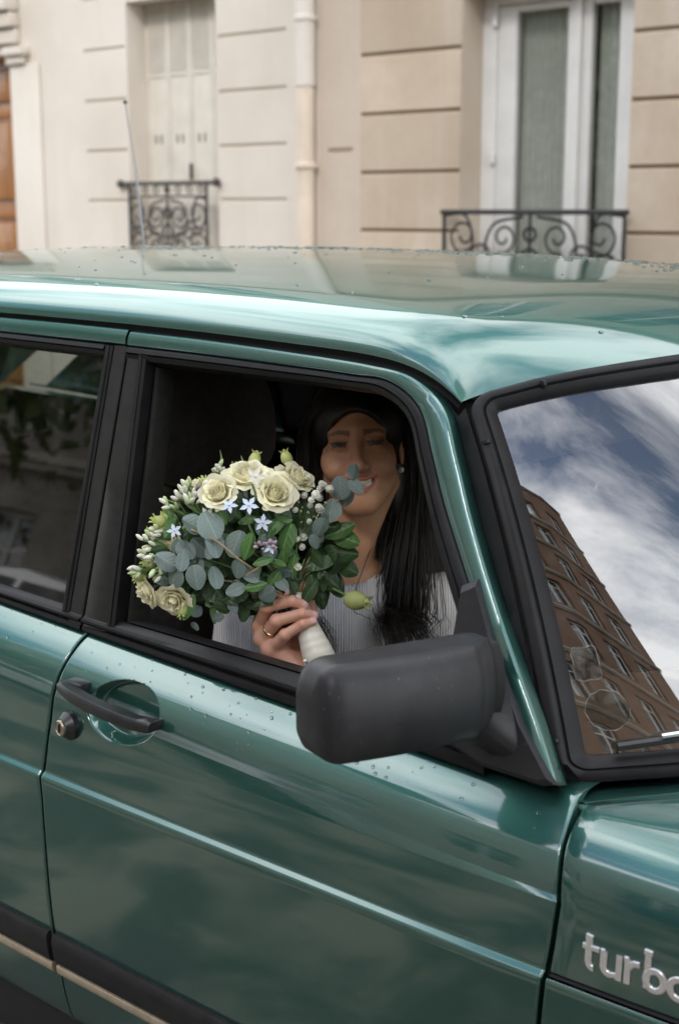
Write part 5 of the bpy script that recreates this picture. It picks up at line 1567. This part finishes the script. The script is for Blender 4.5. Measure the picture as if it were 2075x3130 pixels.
cal.lathe([(0.05, -0.9), (0.07, -0.25), (0.22, -0.12), (0.30, 0.0)], 10)
CAL = mesh_data('calyx', cal.v, cal.f, 'stem', True, 0)
def rose(pos, nrm, R, openness=1.0, name='rose', seed=0):
    """R: outer radius; openness: how far the outer petals fall away"""
    r = random.Random(seed)
    sc = R / 1.24
    o = put(name, CORE, pos - Vector(nrm).normalized() * sc * 0.55, frame(nrm, r.uniform(0, 6)), sc)
    for li, L in enumerate(LAY):
        n_ = L[6]
        for k in range(n_):
            q = link(bpy.data.objects.new('petal', r.choice(PET[li])), o)
            tilt = max(0, li - 1) * 0.10 * (openness - 0.55) + r.uniform(-0.04, 0.05) * li
            w = 1.0 + 0.05 * r.uniform(-1, 1)
            q.matrix_local = Matrix.Rotation(2 * math.pi * (k + 0.37 * li + r.uniform(-0.1, 0.1)) / n_, 4, 'Z') @ Matrix.Rotation(-tilt, 4, 'X') @ Matrix.Diagonal((w, w, 1.0 + 0.05 * r.uniform(-1, 1), 1))
    link(bpy.data.objects.new('calyx', CAL), o)
    return o
P_ = lambda u, v, d: bp(u, v, d)
rose(P_(512, 1140, 0.052), E3 * 0.7 + E2 * 0.35 - E1 * 0.15, 0.030, 0.55, seed=1)
rose(P_(575, 1098, 0.030), E3 * 0.5 + E2 * 0.85 - E1 * 0.05, 0.036, 1.0, seed=2)
rose(P_(640, 1140, 0.056), E3 * 0.75 + E2 * 0.35 + E1 * 0.15, 0.033, 0.75, seed=3)
rose(P_(687, 1103, 0.028), E3 * 0.45 + E2 * 0.7 + E1 * 0.55, 0.029, 1.15, seed=4)
rose(P_(338, 1366, 0.014), E3 * 0.45 - E1 * 0.75 - E2 * 0.35, 0.024, 1.7, seed=5)
rose(P_(405, 1384, 0.026), E3 * 0.7 - E2 * 0.5 - E1 * 0.2, 0.026, 1.5, seed=6)
rose(P_(806, 1258, -0.010), E1 * 0.9 + E3 * 0.2 - E2 * 0.2, 0.016, 0.7, seed=7)
rose(P_(398, 1258, 0.010), E3 * 0.5 - E1 * 0.8 + E2 * 0.3, 0.024, 1.2, seed=8)
rose(P_(452, 1118, 0.0), E2 * 0.8 + E3 * 0.2 - E1 * 0.4, 0.014, 0.4, seed=9)
# --- greenish lisianthus buds
def bud_mesh(name, mat, tip=True):
    b = MB().lathe([(0.05, -0.1), (0.30, 0.05), (0.44, 0.35), (0.42, 0.62), (0.33, 0.84), (0.24, 0.98)] if tip else [(0.03, 0), (0.24, 0.2), (0.30, 0.5), (0.24, 0.8), (0.05, 1.0)], 10)
    if tip:
        for k in range(6):
            a = k * 1.047
            b.add([(0.22 * math.cos(a - 0.5), 0.22 * math.sin(a - 0.5), 0.9), (0.22 * math.cos(a + 0.5), 0.22 * math.sin(a + 0.5), 0.9), (0.42 * math.cos(a + 0.2), 0.42 * math.sin(a + 0.2), 1.2), (0.36 * math.cos(a - 0.3), 0.36 * math.sin(a - 0.3), 1.12)], [(0, 1, 2, 3)])
    return mesh_data(name, b.v, b.f, mat, True, 0)
LIS = bud_mesh('lisianthus_bud', 'petal_green'); BW = bud_mesh('flower_bud', 'bud_white', False); BG = bud_mesh('flower_bud', 'bud_green', False)
for u, v, d, n, s in ((588, 1062, -0.010, E2 + E1 * 0.25, 0.021), (662, 1058, -0.005, E2 - E1 * 0.35, 0.020), (822, 1384, 0.030, E1 * 0.9 - E2 * 0.15 + E3 * 0.3, 0.032), (380, 1222, 0.006, E2 * 0.3 - E1, 0.026), (392, 1196, 0.0, E2 * 0.5 - E1, 0.022), (545, 1085, -0.01, E2, 0.018), (362, 1232, 0.012, E2 * 0.2 - E1 + E3 * 0.3, 0.022), (372, 1205, 0.014, E2 * 0.5 - E1 + E3 * 0.4, 0.020), (352, 1300, 0.022, -E1 + E3 * 0.5, 0.020), (330, 1330, 0.018, -E1 + E3 * 0.5 - E2 * 0.3, 0.018), (425, 1405, 0.02, -E2 + E3 * 0.4, 0.020), (478, 1120, 0.03, E2 + E3 * 0.5 - E1 * 0.3, 0.018)):
    put('lisianthus_bud', LIS, P_(u, v, d) - n.normalized() * s * 0.5, frame(n, rb.uniform(0, 6)), s)
# --- eucalyptus leaves: rounded blades with a folded midrib
def blade(name, mat, w, tip, fold, wave, n=7, m=11):
    V = []
    for j in range(m):
        v = j / (m - 1)
        ww = w * math.sin(math.pi * (0.03 + 0.94 * v) ** tip) ** 0.62
        for i in range(n):
            u = -1 + 2 * i / (n - 1)
            V.append((u * ww, fold * abs(u) * ww + 0.10 * v * v + wave * math.sin(v * 7 + u * 2) * u * 0.12 - 0.02 * (1 - abs(u)) , v))
    me = mesh_data(name, [(a, c, -b_) for a, b_, c in V], gridfaces(m, n), mat, True, 0)
    return me
EU = [blade('eucalyptus_leaf', 'euc', 0.46, 0.95, 0.10, 0.10), blade('eucalyptus_leaf', 'euc', 0.40, 0.85, 0.22, 0.15), blade('eucalyptus_leaf', 'euc', 0.34, 0.9, -0.12, 0.1)]
GL = [blade('green_leaf', 'green_leaf', 0.30, 1.05, 0.28, 0.3), blade('green_leaf', 'green_leaf', 0.24, 1.0, 0.2, 0.2)]
DL = [blade('green_leaf', 'deep_leaf', 0.34, 1.05, 0.2, 0.4), blade('green_leaf', 'deep_leaf', 0.28, 1.0, 0.25, 0.3)]
def leaf(me, u, v, d, ang, L, face=None, name=None, tilt=0.0):
    """blade lying towards the viewer side; ang: direction of the tip in the bouquet's own plane, degrees from right, anticlockwise"""
    dr_ = (E1 * math.cos(R_(ang)) + E2 * math.sin(R_(ang))) + E3 * tilt
    dr_.normalize()
    n = Vector(face) if face is not None else E3 + E2 * rb.uniform(-0.25, 0.85) + E1 * rb.uniform(-0.75, 0.75)
    n = (n - dr_ * n.dot(dr_)).normalized(); x = dr_.cross(n)
    m_ = Matrix((x, dr_, n)).transposed().to_4x4()
    put(name or me.name.split('.')[0], me, P_(u, v, d) - dr_ * L * 0.5, m_, L)
E = EU
for k, (u, v, d, a, L) in enumerate([
        (497, 1213, 0.066, 115, 0.050), (455, 1210, 0.062, 155, 0.042), (505, 1252, 0.062, -75, 0.050), (552, 1255, 0.052, 70, 0.046),
        (395, 1292, 0.052, 150, 0.042), (432, 1292, 0.056, 80, 0.036), (412, 1330, 0.044, -115, 0.040), (462, 1330, 0.056, -80, 0.042),
        (506, 1330, 0.050, 100, 0.040), (555, 1310, 0.052, -105, 0.034), (585, 1322, 0.046, -40, 0.036), (550, 1358, 0.046, -160, 0.034),
        (620, 1368, 0.040, -150, 0.034), (742, 1218, 0.046, -110, 0.036), (728, 1250, 0.046, -70, 0.026), (765, 1178, 0.030, 80, 0.040),
        (818, 1090, 0.040, 75, 0.030), (822, 1125, 0.044, -45, 0.032), (786, 1128, 0.030, 100, 0.040), (800, 1148, 0.020, -100, 0.034),
        (505, 1425, 0.010, -160, 0.024), (455, 1412, 0.0, -140, 0.022), (450, 1448, 0.0, -60, 0.018), (540, 1398, 0.015, -60, 0.026), (470, 1262, 0.030, 130, 0.04), (380, 1335, 0.02, 170, 0.03)]):
    leaf(E[k % 3], u, v, d, a, L * 0.86, tilt=rb.uniform(-0.45, 0.35))
for k, (u, v, d, a, L) in enumerate([
        (582, 1262, 0.066, 70, 0.040), (640, 1212, 0.050, 55, 0.040), (663, 1245, 0.052, 75, 0.048), (612, 1292, 0.062, 20, 0.030), (645, 1300, 0.056, -20, 0.024),
        (392, 1185, 0.010, 110, 0.034), (402, 1218, 0.02, 60, 0.036), (575, 1200, 0.045, 20, 0.028), (520, 1192, 0.05, -60, 0.028), (438, 1400, 0.024, 70, 0.040),
        (660, 1195, 0.05, -10, 0.024), (785, 1225, 0.02, 25, 0.046), (795, 1242, 0.012, -20, 0.046), (492, 1418, 0.005, -90, 0.03), (520, 1240, 0.03, 180, 0.03)]):
    leaf(GL[k % 2], u, v, d, a, L, tilt=rb.uniform(-0.3, 0.3))
for k in range(34):
    a = rb.uniform(0, 6.28); r_ = math.sqrt(rb.uniform(0.1, 1)); u = 565 + math.cos(a) * r_ * 175; v = 1258 + math.sin(a) * r_ * 105
    if v < 1165 + abs(u - 590) * 0.2: continue
    leaf((GL + EU)[k % 5], u, v, rb.uniform(0.020, 0.048), rb.uniform(0, 360), rb.uniform(0.022, 0.034), tilt=rb.uniform(-0.4, 0.4))
# thin pointed tips sticking out of the outline
for u0, v0, u1, v1 in ((428, 1156, 418, 1112), (420, 1170, 374, 1150), (512, 1080, 509, 1040), (560, 1075, 557, 1052), (505, 1090, 496, 1076)):
    MB().tube([P_(u0, v0, 0.0), P_((u0 + u1) / 2 + 3, (v0 + v1) / 2, 0.004), P_(u1, v1, 0.0)], [0.0022, 0.0016, 0.0003], 5).build('stem_tip', 'stem', bq)
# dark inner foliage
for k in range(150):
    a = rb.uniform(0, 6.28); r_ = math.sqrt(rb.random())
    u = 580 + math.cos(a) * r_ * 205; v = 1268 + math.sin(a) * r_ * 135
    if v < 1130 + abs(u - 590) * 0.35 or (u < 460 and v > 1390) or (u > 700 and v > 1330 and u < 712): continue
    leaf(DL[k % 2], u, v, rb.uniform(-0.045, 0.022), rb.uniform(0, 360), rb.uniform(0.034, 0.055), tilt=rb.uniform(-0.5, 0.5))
for u, v, d, a, L in ((770, 1300, 0.0, 10, 0.05), (785, 1275, 0.005, -5, 0.055), (752, 1330, 0.0, -40, 0.05), (740, 1290, 0.02, 30, 0.05), (775, 1345, -0.02, -60, 0.05), (745, 1370, -0.02, -80, 0.05), (800, 1310, -0.01, -30, 0.04), (730, 1340, 0.01, -60, 0.04), (560, 1405, 0.0, -100, 0.04), (590, 1395, -0.02, 200, 0.05), (545, 1375, 0.02, 190, 0.04)):
    leaf(DL[int(u) % 2], u, v, d, a, L)
# --- pale blue star flowers
sb = MB()
for k in range(5):
    a = k * 1.257; c_, s_ = math.cos(a), math.sin(a)
    pts = [(0.10, -0.14, 0), (0.55, -0.24, 0.05), (1.0, 0, -0.06), (0.55, 0.24, 0.05), (0.10, 0.14, 0), (0.5, 0, -0.03)]
    sb.add([(x * c_ - y * s_, x * s_ + y * c_, z) for x, y, z in pts], [(0, 1, 5), (1, 2, 5), (2, 3, 5), (3, 4, 5), (4, 0, 5)])
sb.lathe([(0.02, -0.5), (0.10, -0.05), (0.13, 0.05), (0.10, 0.16), (0.02, 0.18)], 8)
STAR = mesh_data('star_flower', sb.v, sb.f, 'blue_bloom', True, 30); STW = mesh_data('star_flower', sb.v, sb.f, 'white_bloom', True, 30)
for u, v, d, s, me in ((540, 1168, 0.078, 0.013, STAR), (584, 1168, 0.082, 0.0145, STAR), (614, 1207, 0.076, 0.014, STAR), (598, 1103, 0.072, 0.015, STW), (412, 1225, 0.045, 0.012, STAR), (488, 1188, 0.06, 0.012, STW), (630, 1262, 0.066, 0.011, STAR), (358, 1290, 0.03, 0.010, STW)):
    put('star_flower', me, P_(u, v, d), frame(E3 + E2 * rb.uniform(-0.2, 0.5) + E1 * rb.uniform(-0.3, 0.3), rb.uniform(0, 6)), s)
# --- little white blossoms (filler)
gb = MB(); r_ = random.Random(5)
for k in range(26):
    a = k * 2.4; ph = math.acos(1 - 1.35 * (k + 0.5) / 26); d_ = Vector((math.sin(ph) * math.cos(a), math.sin(ph) * math.sin(a), math.cos(ph)))
    t1 = d_.orthogonal().normalized(); t2 = d_.cross(t1)
    gb.add([d_ * 0.45, d_ * 0.9 + t1 * 0.34, d_ * 1.0 + t2 * 0.05 * r_.uniform(-1, 1), d_ * 0.9 - t1 * 0.34 + t2 * 0.2], [(0, 1, 2), (0, 2, 3)])
gb.lathe([(0.02, -0.7), (0.3, -0.35), (0.55, 0.1), (0.5, 0.5), (0.1, 0.7)], 8)
GYP = mesh_data('filler_blossom', gb.v, gb.f, 'white_bloom', True, 0)
for u, v in ((705, 1145), (718, 1168), (741, 1130), (748, 1122), (762, 1131), (731, 1143), (740, 1150), (722, 1155), (738, 1172), (717, 1204), (741, 1178), (744, 1118), (687, 1243), (702, 1240), (685, 1178), (690, 1307), (700, 1262)):
    put('filler_blossom', GYP, P_(u, v, 0.044 + rb.uniform(-0.012, 0.012)), frame(E3 + E2 * rb.uniform(0, 0.5) + E1 * rb.uniform(-0.4, 0.4), rb.uniform(0, 6)), rb.uniform(0.0040, 0.0066))
for k in range(22):
    u, v = 700 + rb.uniform(-14, 66), 1150 + rb.uniform(-26, 60)
    put('filler_bud', BG, P_(u, v, 0.036 + rb.uniform(-0.01, 0.012)), frame(E3 + E1 * rb.uniform(-1, 1) + E2, 0), rb.uniform(0.004, 0.006))
    if k % 2 == 0: MB().tube([P_(u, v, 0.034), P_((u + 690) / 2 + 6, (v + 1240) / 2, 0.028), P_(690, 1262, 0.02)], 0.0006, 4).build('stem', 'stem', bq)
# --- bud clusters on the left
for cu, cv_, cd, dirs in ((432, 1150, 0.032, 100), (455, 1165, 0.045, 70), (405, 1165, 0.03, 150), (350, 1288, 0.026, 150), (330, 1312, 0.026, 190), (372, 1318, 0.034, 240), (510, 1090, 0.012, 100), (370, 1235, 0.016, 165), (420, 1145, 0.02, 120), (352, 1258, 0.02, 160), (440, 1135, 0.02, 95)):
    for k in range(7):
        a = R_(dirs + rb.uniform(-50, 50)); n = E1 * math.cos(a) + E2 * math.sin(a) + E3 * rb.uniform(0.1, 0.9)
        p = P_(cu + rb.uniform(-15, 15), cv_ + rb.uniform(-13, 13), cd + rb.uniform(-0.006, 0.010))
        put('flower_bud', BW if rb.random() < 0.62 else BG, p, frame(n, rb.uniform(0, 6)), (rb.uniform(0.009, 0.0125),) * 2 + (rb.uniform(0.012, 0.017),))
        MB().tube([p, P_(cu + (560 - cu) * 0.22, cv_ + (1300 - cv_) * 0.22, cd - 0.006)], 0.0012, 5).build('stem', 'stem', bq)
MAU = bud_mesh('flower_bud', 'mauve_bloom', False)
for k in range(16):
    put('flower_bud', MAU, P_(618 + rb.uniform(-18, 22), 1262 + rb.uniform(-12, 12), 0.062 + rb.uniform(-0.006, 0.006)), frame(E3 + E1 * rb.uniform(-1, 1) + E2 * rb.uniform(-0.3, 1), 0), rb.uniform(0.007, 0.010))
for k in range(8):
    put('flower_bud', MAU if k % 2 else BW, P_(478 + rb.uniform(-12, 14), 1140 + rb.uniform(-14, 14), 0.04 + rb.uniform(-0.006, 0.006)), frame(E3 + E1 * rb.uniform(-1, 0.4) + E2, 0), rb.uniform(0.010, 0.014))
# --- stems gathered into the handle
hp0, hp1 = P_(681, 1372, -0.002), P_(745, 1535, 0.012)
for u, v, d in ((560, 1250, 0.03), (600, 1230, 0.03), (640, 1200, 0.03), (480, 1290, 0.02), (690, 1190, 0.02), (740, 1240, 0.02), (430, 1330, 0.01), (790, 1280, 0.0), (520, 1350, 0.0), (655, 1260, 0.03), (705, 1290, 0.02), (620, 1300, 0.02), (770, 1180, 0.02), (800, 1120, 0.03)):
    p = P_(u, v, d)
    MB().tube([hp0 + E1 * rb.uniform(-0.006, 0.006) + E3 * rb.uniform(-0.005, 0.006), (hp0 + p) / 2 + E3 * 0.006 + E2 * 0.004, p], [0.0022, 0.0018, 0.0012], 6).build('stem', rb.choice(('stem', 'stem', 'stem_brown')), bq)
for pts, mt in (([(590, 1120, 0.072), (598, 1150, 0.074), (578, 1190, 0.072), (592, 1235, 0.066), (600, 1262, 0.05)], 'stem'), ([(614, 1215, 0.07), (602, 1250, 0.06)], 'stem'), ([(452, 1222, 0.062), (510, 1248, 0.068), (556, 1286, 0.066), (600, 1318, 0.045)], 'stem_brown'), ([(575, 1325, 0.055), (612, 1302, 0.06)], 'stem_brown'), ([(705, 1330, 0.012), (740, 1300, 0.02), (748, 1296, 0.02)], 'stem'), ([(770, 1358, 0.02), (795, 1370, 0.028), (812, 1380, 0.03)], 'stem'), ([(630, 1355, 0.03), (655, 1372, 0.015), (680, 1386, 0.005)], 'stem_brown')):
    MB().tube([Vector(q) for q in spline([P_(*p) for p in pts], 12)], 0.0017, 6).build('stem', mt, bq)
# satin wrapped handle with pearl pins
ax = (hp1 - hp0); Lh = ax.length
hm = MB().lathe([(0.0085, -0.002), (0.0108, 0.002), (0.0125, Lh * 0.15), (0.0165, Lh * 0.45), (0.0215, Lh * 0.75), (0.0245, Lh), (0.0225, Lh + 0.004), (0.004, Lh + 0.005)], 32)
o = put('ribbon_wrap', mesh_data('ribbon_wrap', hm.v, hm.f, 'satin', True, 50), hp0, frame(ax), 1.0)
pm = MB().lathe([(0.0004, -0.003), (0.0021, -0.0021), (0.003, 0), (0.0021, 0.0021), (0.0004, 0.003)], 10)
put('pearl_pin', mesh_data('pearl_pin', pm.v, pm.f, 'pearl', True, 0), P_(706, 1522, 0.030), frame(E3), 1.0)
